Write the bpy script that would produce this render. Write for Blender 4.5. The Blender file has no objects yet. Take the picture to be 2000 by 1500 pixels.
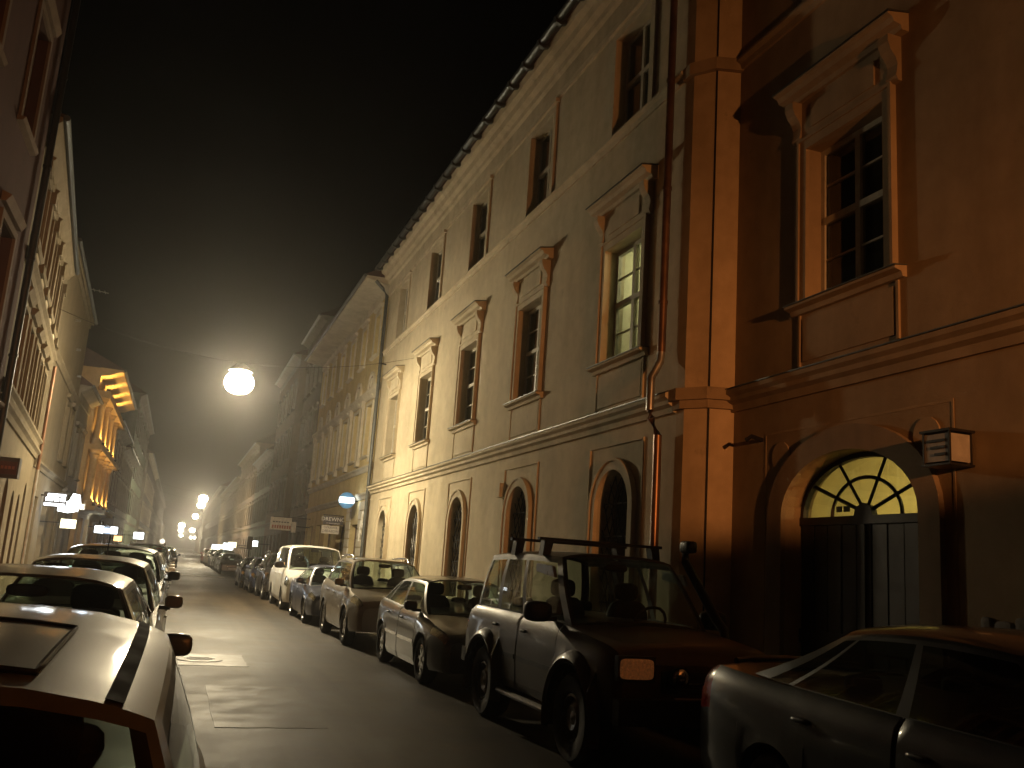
import bpy, math, random
import numpy as np
from mathutils import Matrix, Vector
random.seed(7)
S = bpy.context.scene
C = S.collection
PI = math.pi
R = math.radians

# ------------------------------------------------------------------ camera
cam_d = bpy.data.cameras.new('camera'); cam = bpy.data.objects.new('camera', cam_d); C.objects.link(cam)
FPX = 1800.0
_fw = Vector((342 - 1000, 1068 - 750, FPX)).normalized()          # street axis in camera space (x right, y down, z forward)
_up = Vector((560, -8500, FPX)); _up = (_up - _fw * _up.dot(_fw)).normalized()
_rt = _fw.cross(_up)
if _rt.x < 0: _rt = -_rt
RW = Matrix((_rt, _fw, _up))                                       # camera space -> world
_r = RW @ Vector((1, 0, 0)); _u = RW @ Vector((0, -1, 0)); _b = RW @ Vector((0, 0, -1))
M = Matrix((_r, _u, _b)).transposed().to_4x4(); M.translation = (0, 0, 1.6)
cam.matrix_world = M
cam_d.sensor_width = 36; cam_d.lens = FPX / 2000 * 36
cam_d.clip_start = 0.05; cam_d.clip_end = 3000
S.camera = cam

# ------------------------------------------------------------------ night sky, render settings
W = bpy.data.worlds.new('World'); S.world = W; W.use_nodes = True
nt = W.node_tree; nt.nodes.clear()
sky = nt.nodes.new('ShaderNodeTexSky'); sky.sky_type = 'NISHITA'; sky.sun_disc = False
sky.sun_elevation = R(-4); sky.sun_rotation = R(200)
bg = nt.nodes.new('ShaderNodeBackground'); bg.inputs['Strength'].default_value = 0.006
wo = nt.nodes.new('ShaderNodeOutputWorld')
nt.links.new(sky.outputs[0], bg.inputs[0]); nt.links.new(bg.outputs[0], wo.inputs[0])
S.view_settings.view_transform = 'Standard'; S.view_settings.look = 'None'
S.view_settings.exposure = 0.0; S.view_settings.gamma = 1.0
S.render.engine = 'CYCLES'
S.cycles.use_denoising = True
S.cycles.max_bounces = 6; S.cycles.diffuse_bounces = 3; S.cycles.glossy_bounces = 3
S.cycles.transmission_bounces = 4; S.cycles.transparent_max_bounces = 12; S.cycles.volume_bounces = 0
S.cycles.sample_clamp_indirect = 4.0; S.cycles.sample_clamp_direct = 0.0
S.cycles.caustics_reflective = False; S.cycles.caustics_refractive = False
S.cycles.use_light_tree = True

LAMP_W = 4300.0
HAZE = 0.0016

# ------------------------------------------------------------------ materials
MAT = {}
def mat(key, fn):
    if key not in MAT:
        m = bpy.data.materials.new(key); m.use_nodes = True
        fn(m, m.node_tree.nodes, m.node_tree.links, m.node_tree.nodes['Principled BSDF'])
        MAT[key] = m
    return MAT[key]
def mk(n, t): return n.new('ShaderNode' + t)
def noise(n, l, scale, detail=4, vec=None, stretch=None, rough=0.55):
    tx = mk(n, 'TexNoise'); tx.inputs['Scale'].default_value = scale; tx.inputs['Detail'].default_value = detail
    tx.inputs['Roughness'].default_value = rough
    tc = mk(n, 'TexCoord'); mp = mk(n, 'Mapping'); mp.inputs['Scale'].default_value = stretch or (1, 1, 1)
    l.new(tc.outputs['Object'], mp.inputs[0]); l.new(mp.outputs[0], tx.inputs[0])
    return tx
def ramp(n, l, src, stops):
    r = mk(n, 'ValToRGB'); e = r.color_ramp.elements
    while len(e) < len(stops): e.new(0.5)
    for i, (p, c) in enumerate(stops):
        e[i].position = p; e[i].color = (*c, 1) if len(c) == 3 else c
    l.new(src, r.inputs[0]); return r
def mixc(n, l, f, a, b, mode='MIX'):
    m = mk(n, 'Mix'); m.data_type = 'RGBA'; m.blend_type = mode
    for i, v in ((0, f), (6, a), (7, b)):
        if isinstance(v, (int, float)): m.inputs[i].default_value = v
        elif isinstance(v, tuple): m.inputs[i].default_value = (*v, 1)
        else: l.new(v, m.inputs[i])
    return m.outputs[2]
def bump(n, l, b, src, strength=0.3, dist=0.01):
    bp = mk(n, 'Bump'); bp.inputs['Strength'].default_value = strength; bp.inputs['Distance'].default_value = dist
    l.new(src, bp.inputs['Height']); l.new(bp.outputs[0], b.inputs['Normal'])
def plaster(key, col, dirt=0.62, streak=0.28, rough=0.9):
    def f(m, n, l, b):
        big = noise(n, l, 0.55, 5); med = noise(n, l, 3.5, 6); st = noise(n, l, 1.0, 5, stretch=(1.3, 1.3, 0.28)); fine = noise(n, l, 70, 3)
        d = tuple(c * dirt for c in col); g = tuple(c * (0.75 + 0.25 * dirt) for c in col)
        r1 = ramp(n, l, big.outputs[0], [(0.35, g), (0.62, col)])
        r2 = ramp(n, l, st.outputs[0], [(0.40, (1, 1, 1)), (0.66, (1 - streak * .55, 1 - streak * .57, 1 - streak * .6))])
        r3 = ramp(n, l, med.outputs[0], [(0.3, (.84, .83, .80)), (0.65, (1, 1, 1))])
        c1 = mixc(n, l, 1.0, r1.outputs[0], r2.outputs[0], 'MULTIPLY')
        c2 = mixc(n, l, 1.0, c1, r3.outputs[0], 'MULTIPLY')
        spots = noise(n, l, 1.7, 8, rough=.7); r4 = ramp(n, l, spots.outputs[0], [(0.62, (0, 0, 0)), (0.72, (1, 1, 1))])
        c3 = mixc(n, l, r4.outputs[0], c2, d)
        l.new(c3, b.inputs['Base Color']); b.inputs['Roughness'].default_value = rough
        b.inputs['Specular IOR Level'].default_value = 0.2
        add = mk(n, 'Math'); add.operation = 'ADD'; l.new(fine.outputs[0], add.inputs[0]); l.new(med.outputs[0], add.inputs[1])
        bump(n, l, b, add.outputs[0], 0.35, 0.012)
    return mat(key, f)
def simple(key, col, rough=0.6, metal=0.0, var=0.25, scale=8, bmp=0.0, coat=0.0, spec=0.5):
    def f(m, n, l, b):
        tx = noise(n, l, scale, 5)
        r = ramp(n, l, tx.outputs[0], [(0.3, tuple(c * (1 - var) for c in col)), (0.7, tuple(min(1, c * (1 + var * .4)) for c in col))])
        l.new(r.outputs[0], b.inputs['Base Color']); b.inputs['Metallic'].default_value = metal
        rr = ramp(n, l, tx.outputs[0], [(0.3, (rough * .85,) * 3), (0.7, (min(1, rough * 1.15),) * 3)])
        l.new(rr.outputs[0], b.inputs['Roughness']); b.inputs['Coat Weight'].default_value = coat
        b.inputs['Specular IOR Level'].default_value = spec
        if bmp: bump(n, l, b, tx.outputs[0], bmp, 0.01)
    return mat(key, f)
def emit(key, col, strength):
    def f(m, n, l, b):
        b.inputs['Base Color'].default_value = (*[c * .5 for c in col], 1)
        b.inputs['Emission Color'].default_value = (*col, 1); b.inputs['Emission Strength'].default_value = strength
    return mat(key, f)
def glass(key, tint=(.75, .8, .76), refl=0.06, dirt=0.03, rough=.015):
    def f(m, n, l, b):
        n.remove(b); out = n['Material Output']
        tr = mk(n, 'BsdfTransparent'); tr.inputs[0].default_value = (*tint, 1)
        gl = mk(n, 'BsdfGlossy'); gl.inputs['Color'].default_value = (.95, .97, 1, 1); gl.inputs['Roughness'].default_value = rough
        df = mk(n, 'BsdfDiffuse'); df.inputs[0].default_value = (.3, .28, .24, 1)
        lw = mk(n, 'LayerWeight'); lw.inputs[0].default_value = 0.5
        fr = mk(n, 'Math'); fr.operation = 'POWER'; fr.inputs[1].default_value = 5.0; l.new(lw.outputs['Facing'], fr.inputs[0])
        ad = mk(n, 'Math'); ad.operation = 'MULTIPLY_ADD'; ad.inputs[1].default_value = 0.95; ad.inputs[2].default_value = refl * .5; ad.use_clamp = True
        l.new(fr.outputs[0], ad.inputs[0])
        m1 = mk(n, 'MixShader'); l.new(ad.outputs[0], m1.inputs[0]); l.new(tr.outputs[0], m1.inputs[1]); l.new(gl.outputs[0], m1.inputs[2])
        tx = noise(n, l, 3, 5); rp = ramp(n, l, tx.outputs[0], [(0.35, (dirt * .4,) * 3), (0.7, (dirt * 1.8,) * 3)])
        m2 = mk(n, 'MixShader'); l.new(rp.outputs[0], m2.inputs[0]); l.new(m1.outputs[0], m2.inputs[1]); l.new(df.outputs[0], m2.inputs[2])
        l.new(m2.outputs[0], out.inputs[0])
    return mat(key, f)
def paint(key, col, metal=0.35, rough=0.32, dust=0.25, coat=.75):
    def f(m, n, l, b):
        tx = noise(n, l, 2.2, 7, rough=.65); fl = noise(n, l, 900, 1)
        dusty = (.30, .27, .22)
        rp = ramp(n, l, tx.outputs[0], [(0.38, (0, 0, 0)), (0.75, (dust,) * 3)])
        c = mixc(n, l, rp.outputs[0], col, dusty); l.new(c, b.inputs['Base Color'])
        b.inputs['Metallic'].default_value = metal
        rr = ramp(n, l, tx.outputs[0], [(0.35, (rough,) * 3), (0.75, (min(.8, rough + dust * .8),) * 3)]); l.new(rr.outputs[0], b.inputs['Roughness'])
        cw = ramp(n, l, tx.outputs[0], [(0.35, (coat,) * 3), (0.75, (max(0, coat - dust * 1.6),) * 3)]); l.new(cw.outputs[0], b.inputs['Coat Weight'])
        b.inputs['Coat Roughness'].default_value = 0.08
        bump(n, l, b, fl.outputs[0], 0.03, 0.001)
    return mat(key, f)

m_road = None
def _road(m, n, l, b):
    big = noise(n, l, 0.22, 5); mid = noise(n, l, 1.1, 9, rough=.74); fine = noise(n, l, 130, 2); lane = noise(n, l, 1, 4, stretch=(1.1, .06, 1))
    c = ramp(n, l, mid.outputs[0], [(0.34, (.018, .0135, .0085)), (0.47, (.050, .038, .024)), (0.56, (.066, .050, .032)), (0.70, (.125, .096, .063))])
    c2 = ramp(n, l, lane.outputs[0], [(0.38, (.5, .5, .5)), (0.62, (1.3, 1.3, 1.3))])
    l.new(mixc(n, l, 1.0, c.outputs[0], c2.outputs[0], 'MULTIPLY'), b.inputs['Base Color'])
    ad = mk(n, 'Math'); ad.operation = 'ADD'; l.new(big.outputs[0], ad.inputs[0]); l.new(mid.outputs[0], ad.inputs[1])
    rr = ramp(n, l, ad.outputs[0], [(0.0, (.46,) * 3), (1.0, (.64,) * 3)]); ad2 = mk(n, 'Math'); ad2.operation = 'MULTIPLY_ADD'; ad2.inputs[1].default_value = 2.2; ad2.inputs[2].default_value = -1.6; ad2.use_clamp = True; l.new(ad.outputs[0], ad2.inputs[0]); l.new(ad2.outputs[0], rr.inputs[0])
    l.new(rr.outputs[0], b.inputs['Roughness'])
    b.inputs['Specular IOR Level'].default_value = 0.30
    a2 = mk(n, 'Math'); a2.operation = 'MULTIPLY_ADD'; a2.inputs[1].default_value = 1.2; l.new(mid.outputs[0], a2.inputs[2]); l.new(fine.outputs[0], a2.inputs[0])
    bump(n, l, b, a2.outputs[0], 0.5, 0.0012)
m_road = mat('asphalt', _road)
m_patch = simple('asphalt_patch', (.05, .045, .037), .48, var=.8, scale=5, bmp=.35, spec=.38)
m_patch3 = simple('asphalt_patch_worn', (.066, .050, .032), .56, var=.65, scale=2.6, bmp=.25, spec=.30)
m_patch2 = simple('asphalt_patch_dark', (.035, .032, .028), .5, var=.4, scale=5, bmp=.5)
m_ground = simple('ground_soil', (.06, .055, .05), .95)
m_pave = simple('paving', (.20, .18, .15), .8, var=.4, scale=2.5, bmp=.4)
m_kerb = simple('kerb_granite', (.24, .22, .20), .75, var=.35, scale=14, bmp=.4)
m_white = simple('road_paint', (.70, .68, .62), .6, var=.35, scale=9)
m_cream = plaster('cream_plaster', (.60, .52, .37))
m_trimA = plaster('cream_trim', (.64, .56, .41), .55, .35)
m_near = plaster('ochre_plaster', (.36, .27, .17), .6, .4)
m_pier_lit = plaster('pier_plaster_lit', (.55, .42, .27), .6, .3)  # ochre plaster lightened here; orange lamplight put into the colour
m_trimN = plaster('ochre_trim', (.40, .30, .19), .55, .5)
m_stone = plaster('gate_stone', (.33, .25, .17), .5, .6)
m_yellow = plaster('yellow_plaster', (.62, .50, .26))
m_pale = plaster('pale_plaster', (.62, .57, .46))
m_grey = plaster('grey_plaster', (.24, .225, .195))
m_brown = plaster('brown_plaster', (.20, .15, .11))
m_dull = plaster('dull_plaster', (.23, .19, .125)); m_dullt = plaster('dull_trim', (.27, .225, .15))
m_red = plaster('red_plaster', (.085, .038, .028))
m_green = plaster('green_plaster', (.20, .24, .185))
m_gold = plaster('gold_plaster', (.58, .42, .22))
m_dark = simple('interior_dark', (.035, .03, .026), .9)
m_wood = simple('window_wood', (.50, .46, .37), .55, var=.2)
m_woodb = simple('window_wood_brown', (.16, .10, .06), .5, var=.3)
m_pane = glass('window_glass', (.80, .82, .78), .10, .04)
m_iron = simple('iron', (.03, .027, .024), .45, .6, spec=.5)
m_copper = simple('downpipe_copper', (.22, .12, .07), .35, .7, var=.35, scale=3)
m_galv = simple('downpipe_zinc', (.42, .40, .36), .35, .8, var=.3, scale=4)
m_gutter = simple('gutter_zinc', (.10, .11, .11), .45, .6)
m_roof = simple('roof_tile', (.075, .045, .035), .85, var=.4, scale=3, bmp=.3)
m_gate = simple('gate_wood', (.030, .022, .017), .6, var=.4, scale=5, bmp=.3)
m_yroom = simple('passage_plaster', (.74, .64, .36), .9, var=.1)
m_room = simple('room_plaster', (.80, .78, .60), .9, var=.08)

# ------------------------------------------------------------------ mesh helpers
class MB:
    def __init__(s): s.v = []; s.f = []
    def add(s, vs, fs):
        o = len(s.v); s.v += [tuple(p) for p in vs]; s.f += [tuple(i + o for i in q) for q in fs]; return s
    def box(s, x0, x1, y0, y1, z0, z1):
        return s.add([(x0, y0, z0), (x1, y0, z0), (x1, y1, z0), (x0, y1, z0), (x0, y0, z1), (x1, y0, z1), (x1, y1, z1), (x0, y1, z1)],
                     [(0, 3, 2, 1), (4, 5, 6, 7), (0, 1, 5, 4), (1, 2, 6, 5), (2, 3, 7, 6), (3, 0, 4, 7)])
    def quad(s, *p): return s.add(p, [tuple(range(len(p)))])
    def prism(s, poly, axis, a0, a1):
        n = len(poly)
        def P(p, a):
            return (a, p[0], p[1]) if axis == 0 else ((p[0], a, p[1]) if axis == 1 else (p[0], p[1], a))
        vs = [P(p, a0) for p in poly] + [P(p, a1) for p in poly]
        fs = [(i, (i + 1) % n, n + (i + 1) % n, n + i) for i in range(n)] + [tuple(range(n - 1, -1, -1)), tuple(range(n, 2 * n))]
        return s.add(vs, fs)
    def tube(s, pts, r, n=6, closed=False):
        pts = [Vector(p) for p in pts]; rs = r if isinstance(r, (list, tuple)) else [r] * len(pts)
        rings = []; up = Vector((0, 0, 1))
        for i, p in enumerate(pts):
            a = pts[i - 1] if i else (pts[-1] if closed else p); b = pts[i + 1] if i + 1 < len(pts) else (pts[0] if closed else p)
            t = (b - a).normalized()
            ref = up if abs(t.dot(up)) < .95 else Vector((0, 1, 0))
            x = t.cross(ref).normalized(); y = t.cross(x).normalized()
            rings.append([p + (x * math.cos(2 * PI * k / n) + y * math.sin(2 * PI * k / n)) * rs[i] for k in range(n)])
        vs = [q for rg in rings for q in rg]; fs = []
        m = len(rings)
        for i in range(m if closed else m - 1):
            j = (i + 1) % m
            fs += [(i * n + k, i * n + (k + 1) % n, j * n + (k + 1) % n, j * n + k) for k in range(n)]
        if not closed: fs += [tuple(range(n - 1, -1, -1)), tuple((m - 1) * n + k for k in range(n))]
        return s.add(vs, fs)
    def lathe(s, prof, n=24, axis='z', c=(0, 0, 0), cap=True):
        vs = []; fs = []; m = len(prof)
        for (r, h) in prof:
            for k in range(n):
                a = 2 * PI * k / n; x, y = r * math.cos(a), r * math.sin(a)
                p = (x, y, h) if axis == 'z' else ((x, h, y) if axis == 'y' else (h, x, y))
                vs.append((p[0] + c[0], p[1] + c[1], p[2] + c[2]))
        for i in range(m - 1):
            fs += [(i * n + k, i * n + (k + 1) % n, (i + 1) * n + (k + 1) % n, (i + 1) * n + k) for k in range(n)]
        if cap: fs += [tuple(range(n - 1, -1, -1)), tuple((m - 1) * n + k for k in range(n))]
        return s.add(vs, fs)
    def sup(s, c, a, b, h, e=0.5, n=16, m=10):
        def sp(v): return math.copysign(abs(v) ** e, v)
        vs = []; fs = []
        for i in range(m + 1):
            t = -PI / 2 + PI * i / m
            for k in range(n):
                p = 2 * PI * k / n
                vs.append((c[0] + a * sp(math.cos(t)) * sp(math.cos(p)), c[1] + b * sp(math.cos(t)) * sp(math.sin(p)), c[2] + h * sp(math.sin(t))))
        for i in range(m):
            fs += [(i * n + k, i * n + (k + 1) % n, (i + 1) * n + (k + 1) % n, (i + 1) * n + k) for k in range(n)]
        return s.add(vs, fs)
    def grid(s, rows, wrap=False):
        nr, nc = len(rows), len(rows[0]); vs = [p for r in rows for p in r]
        return s.add(vs, [(i * nc + k, i * nc + k + 1, (i + 1) * nc + k + 1, (i + 1) * nc + k) for i in range(nr - 1) for k in range(nc - 1)])
    def mesh(s, name, smooth=None):
        me = bpy.data.meshes.new(name); me.from_pydata(s.v, [], s.f); me.update()
        if smooth is not None:
            me.polygons.foreach_set('use_smooth', [True] * len(me.polygons))
            me.set_sharp_from_angle(angle=R(smooth))
        return me
    def obj(s, name, m, parent=None, smooth=None, loc=None):
        return obj(name, s.mesh(name, smooth), m, parent, loc)
def obj(name, me, m, parent=None, loc=None, rotz=None):
    o = bpy.data.objects.new(name, me); C.objects.link(o)
    if m is not None:
        if not me.materials: me.materials.append(m)
        elif me.materials[0] != m:
            o.material_slots[0].link = 'OBJECT'; o.material_slots[0].material = m
    if parent: o.parent = parent
    if loc: o.location = loc
    if rotz is not None: o.rotation_euler = (0, 0, rotz)
    return o
def tag(o, label, cat=None, group=None, kind=None):
    if label: o['label'] = label
    if cat: o['category'] = cat
    if group: o['group'] = group
    if kind: o['kind'] = kind
    return o
def empty(name, loc, rotz=0):
    o = bpy.data.objects.new(name, None); C.objects.link(o); o.location = loc; o.rotation_euler = (0, 0, rotz); o.empty_display_size = .3
    return o
def copy_tree(o, parent=None):
    c = o.copy(); C.objects.link(c)
    if parent: c.parent = parent
    for ch in o.children: copy_tree(ch, c)
    return c
def light(name, loc, col, power, parent=None, size=.1, kind='POINT', spot=None, aim=None):
    d = bpy.data.lights.new(name, kind); d.color = col; d.energy = power; d.shadow_soft_size = size
    if kind == 'SPOT': d.spot_size = R(spot or 120); d.spot_blend = .5
    o = bpy.data.objects.new(name, d); C.objects.link(o); o.location = loc
    if aim: o.rotation_euler = Vector(aim).to_track_quat('-Z', 'Y').to_euler()
    if parent: o.parent = parent
    return o
STREET = [(0, (1, 1, 1)), (.22, (1, 1, 1)), (.40, (.52,) * 3), (.53, (.50,) * 3), (.76, (.15,) * 3), (1, (.12,) * 3)]
BEAM_CUT = [(0, (0, 0, 0)), (.437, (0, 0, 0)), (.455, (1, 1, 1)), (.53, (1, 1, 1)), (.64, (.42,) * 3), (.75, (.22,) * 3)]
def luminaire(o, curve=STREET):
    """light distribution of a street luminaire: strong downwards, less along the street, weak towards the zenith"""
    d = o.data; d.use_nodes = True; n, l = d.node_tree.nodes, d.node_tree.links
    tc = n.new('ShaderNodeTexCoord'); sx = n.new('ShaderNodeSeparateXYZ'); ma = n.new('ShaderNodeMath'); ma.operation = 'MULTIPLY_ADD'; ma.inputs[1].default_value = .5; ma.inputs[2].default_value = .5
    l.new(tc.outputs['Normal'], sx.inputs[0]); l.new(sx.outputs['Z'], ma.inputs[0])
    r = ramp(n, l, ma.outputs[0], curve); r.color_ramp.interpolation = 'EASE'
    l.new(r.outputs[0], n['Emission'].inputs['Strength']); return o
def text_mesh(txt, size, align='CENTER'):
    cu = bpy.data.curves.new('lettering', 'FONT'); cu.body = txt; cu.size = size; cu.align_x = align; cu.align_y = 'CENTER'; cu.extrude = 0.003; cu.resolution_u = 3
    o = bpy.data.objects.new('tmp', cu); C.objects.link(o)
    dg = bpy.context.evaluated_depsgraph_get(); me = bpy.data.meshes.new_from_object(o.evaluated_get(dg))
    bpy.data.objects.remove(o); me.name = 'lettering'; me.materials.clear()
    return me

# ------------------------------------------------------------------ ground, road, pavements
def struct(o): o['kind'] = 'structure'; return o
KR, KL = 5.30, -1.85
struct(MB().box(-900, 900, -300, 1500, -1.0, -.06).obj('ground', m_ground))
rows = []
for y in [-14 + 2.0 * i for i in range(60)] + [110 + 30 * i for i in range(20)]:
    rows.append([(x, y, .035 * (1 - ((x - 1.7) / 3.6) ** 2) - .035 + random.uniform(-.001, .001)) for x in (KL, -.9, 0, .9, 1.75, 2.6, 3.5, 4.4, KR)])
struct(MB().grid(rows).obj('road', m_road, smooth=60))
def walkway(name, x0, x1, y0, y1, kx):
    s = struct(MB().box(x0, x1, y0, y1, -.05, .115).obj(name, m_pave))
    k0, k1 = (kx - .14, kx) if kx > x0 and abs(kx - x1) < .2 else (kx, kx + .14)
    n = int(min(y1, 60) - y0)
    km = MB().box(-.07, .07, 0, .985, -.08, .135).mesh('kerb_stone')
    for i in range(max(0, n)):
        obj('kerb_stone', km, m_kerb, s, ((k0 + k1) / 2, y0 + i, random.uniform(-.006, .004)))
    if y1 > 60:
        ks = MB().box(k0, k1, max(60, y0), y1, -.08, .135).obj('kerb', m_kerb, s); ks['kind'] = 'stuff'
    return s
walkway('pavement', KR + .16, 9.0, -14, 600, KR)
walkway('pavement', -9.0, KL - .16, -14, 600, KL)
# repairs and the cover on the carriageway
def zroad(x): return .035 * (1 - ((x - 1.7) / 3.6) ** 2) - .035
def sheet(name, pts, m, dz=.006):
    return MB().prism([(p[0], p[1]) for p in pts], 2, zroad(sum(p[0] for p in pts) / len(pts)) - .03, zroad(sum(p[0] for p in pts) / len(pts)) + dz).obj(name, m)
def ragged(x0, x1, y0, y1, k=.05, n=9):
    e = [(x0 + (x1 - x0) * i / n, y0) for i in range(n)] + [(x1, y0 + (y1 - y0) * i / n) for i in range(n)] + [(x1 - (x1 - x0) * i / n, y1) for i in range(n)] + [(x0, y1 - (y1 - y0) * i / n) for i in range(n)]
    return [(p[0] + random.uniform(-k, k) * .6, p[1] + random.uniform(-k, k) * 1.6) for p in e]
tag(sheet('asphalt_repair', ragged(.2, 1.2, 14.1, 15.6, .03), m_patch, .0035), 'pale glossy rectangular asphalt repair with a cover in the middle of the road', 'road repair')
tag(sheet('asphalt_repair', ragged(.55, 1.6, 9.3, 12.1, .012), m_patch3, .003), 'long worn asphalt repair strip on the road nearest the camera', 'road repair')
mh = tag(MB().lathe([(.33, -.02), (.33, .012), (.30, .016), (.0, .016)], 28, c=(.55, 14.8, zroad(.5) + .002), cap=False).obj('manhole_cover', m_iron, smooth=30), 'round iron manhole cover set in the pale road repair', 'manhole cover')
for i in range(5):
    MB().box(.55 - .22 + abs(i - 2) * .04, .55 + .22 - abs(i - 2) * .04, 14.8 + (i - 2) * .09 - .015, 14.8 + (i - 2) * .09 + .015, zroad(.5), zroad(.5) + .024).obj('rib', m_iron, mh)
struct(MB().box(-1.6, 3.0, 58.4, 59.1, .0, .012).obj('road_marking', m_white))
struct(MB().box(-.2, .05, 44, 47, -.02, .006).obj('road_marking', m_white))

# ------------------------------------------------------------------ facade helpers (local: x along wall, y outward, z up)
def wall_mesh(u0, u1, z0, z1, holes, reveal=.30, depth=9.0):
    b = MB(); us = {u0, u1}; zs = {z0, z1}
    for h in holes: us |= {h[0], h[1]}; zs |= {h[2], h[3]}
    us = sorted(us); zs = sorted(zs)
    for i in range(len(us) - 1):
        for j in range(len(zs) - 1):
            uc, zc = (us[i] + us[i + 1]) / 2, (zs[j] + zs[j + 1]) / 2
            if any(h[0] < uc < h[1] and h[2] < zc < h[3] for h in holes): continue
            b.quad((us[i], 0, zs[j]), (us[i + 1], 0, zs[j]), (us[i + 1], 0, zs[j + 1]), (us[i], 0, zs[j + 1]))
    for h in holes:
        a0, a1, b0, b1 = h[:4]; arch = len(h) > 4 and h[4]
        rv = h[5] if len(h) > 5 else reveal
        if not arch: path = [(a0, b0), (a0, b1), (a1, b1), (a1, b0)]
        else:
            rise = h[4]; n = 18; cu = (a0 + a1) / 2; rx = (a1 - a0) / 2
            arc = [(cu - rx * math.cos(PI * k / n), b1 - rise + rise * math.sin(PI * k / n)) for k in range(n + 1)]
            path = [(a0, b0)] + arc + [(a1, b0)]
            for k in range(n):
                p, q = arc[k], arc[k + 1]
                cx = a0 if k < n / 2 else a1
                b.add([(p[0], 0, p[1]), (q[0], 0, q[1]), (cx, 0, b1)], [(0, 1, 2)])
            b.add([(a0, 0, b1), (cu, 0, b1), (a1, 0, b1)], []) 
        path.append(path[0])
        for k in range(len(path) - 1):
            p, q = path[k], path[k + 1]
            b.quad((p[0], 0, p[1]), (q[0], 0, q[1]), (q[0], -rv, q[1]), (p[0], -rv, p[1]))
    b.quad((u0, 0, z0), (u0, 0, z1), (u0, -depth, z1), (u0, -depth, z0)); b.quad((u1, 0, z0), (u1, -depth, z0), (u1, -depth, z1), (u1, 0, z1))
    b.quad((u0, -depth, z0), (u0, -depth, z1), (u1, -depth, z1), (u1, -depth, z0)); b.quad((u0, 0, z1), (u1, 0, z1), (u1, -depth, z1), (u0, -depth, z1))
    return b
_wc = {}
def window(bld, u, z, w, h, cols=2, rows=(1, 1), y=-.26, wood=None, thick=.0, transom=.09, muntin=.028):
    wood = wood or m_wood; key = ('win', w, h, cols, tuple(rows), transom)
    # rows: numbers of lights below and above the transom
    tz = h * .52 if len(rows) > 1 else h
    bars_u = [w * i / cols for i in range(cols + 1)]
    cells = []
    segs = [(0, tz, rows[0])] + ([(tz, h, rows[1])] if len(rows) > 1 else [])
    fb = .075
    if key not in _wc:
        f = MB(); f.box(-w / 2, -w / 2 + fb, -.04, .04, 0, h); f.box(w / 2 - fb, w / 2, -.04, .04, 0, h)
        f.box(-w / 2 + fb, w / 2 - fb, -.038, .038, 0, fb); f.box(-w / 2 + fb, w / 2 - fb, -.038, .038, h - fb, h)
        for c in range(1, cols): f.box(-w / 2 + w * c / cols - .045, -w / 2 + w * c / cols + .045, -.036, .046, fb, h - fb)
        pb = {}
        for (za, zb, nr) in segs:
            a = za + (fb if za == 0 else transom / 2); e = zb - (fb if zb == h else transom / 2)
            if zb < h: f.box(-w / 2 + fb, w / 2 - fb, -.035, .055, zb - transom / 2, zb + transom / 2)
            for r in range(nr):
                p0 = a + (e - a) * r / nr; p1 = a + (e - a) * (r + 1) / nr
                if r: f.box(-w / 2 + fb, w / 2 - fb, -.02, .02, p0 - muntin / 2, p0 + muntin / 2)
                for c in range(cols):
                    x0 = -w / 2 + (fb if c == 0 else w * c / cols + .045); x1 = -w / 2 + (w - fb if c == cols - 1 else w * (c + 1) / cols - .045)
                    cells.append((x0, x1, p0, p1))
        fm = f.mesh('window')
        pm = [MB().box(x0, x1, -.004, .004, p0, p1).mesh('pane') for (x0, x1, p0, p1) in cells]
        _wc[key] = (fm, pm)
    fm, pm = _wc[key]
    o = obj('window', fm, wood, bld, (u, y, z))
    for p in pm: obj('pane', p, m_pane, o)
    return o
def profile_run(prof, u0, u1): return MB().prism(prof, 0, u0, u1)      # prof: list of (y, z)
def sub(o, name, key, build, m, loc=(0, 0, 0), smooth=None):
    if key not in _wc: _wc[key] = build().mesh(name, smooth)
    return obj(name, _wc[key], m, o, loc)
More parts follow.
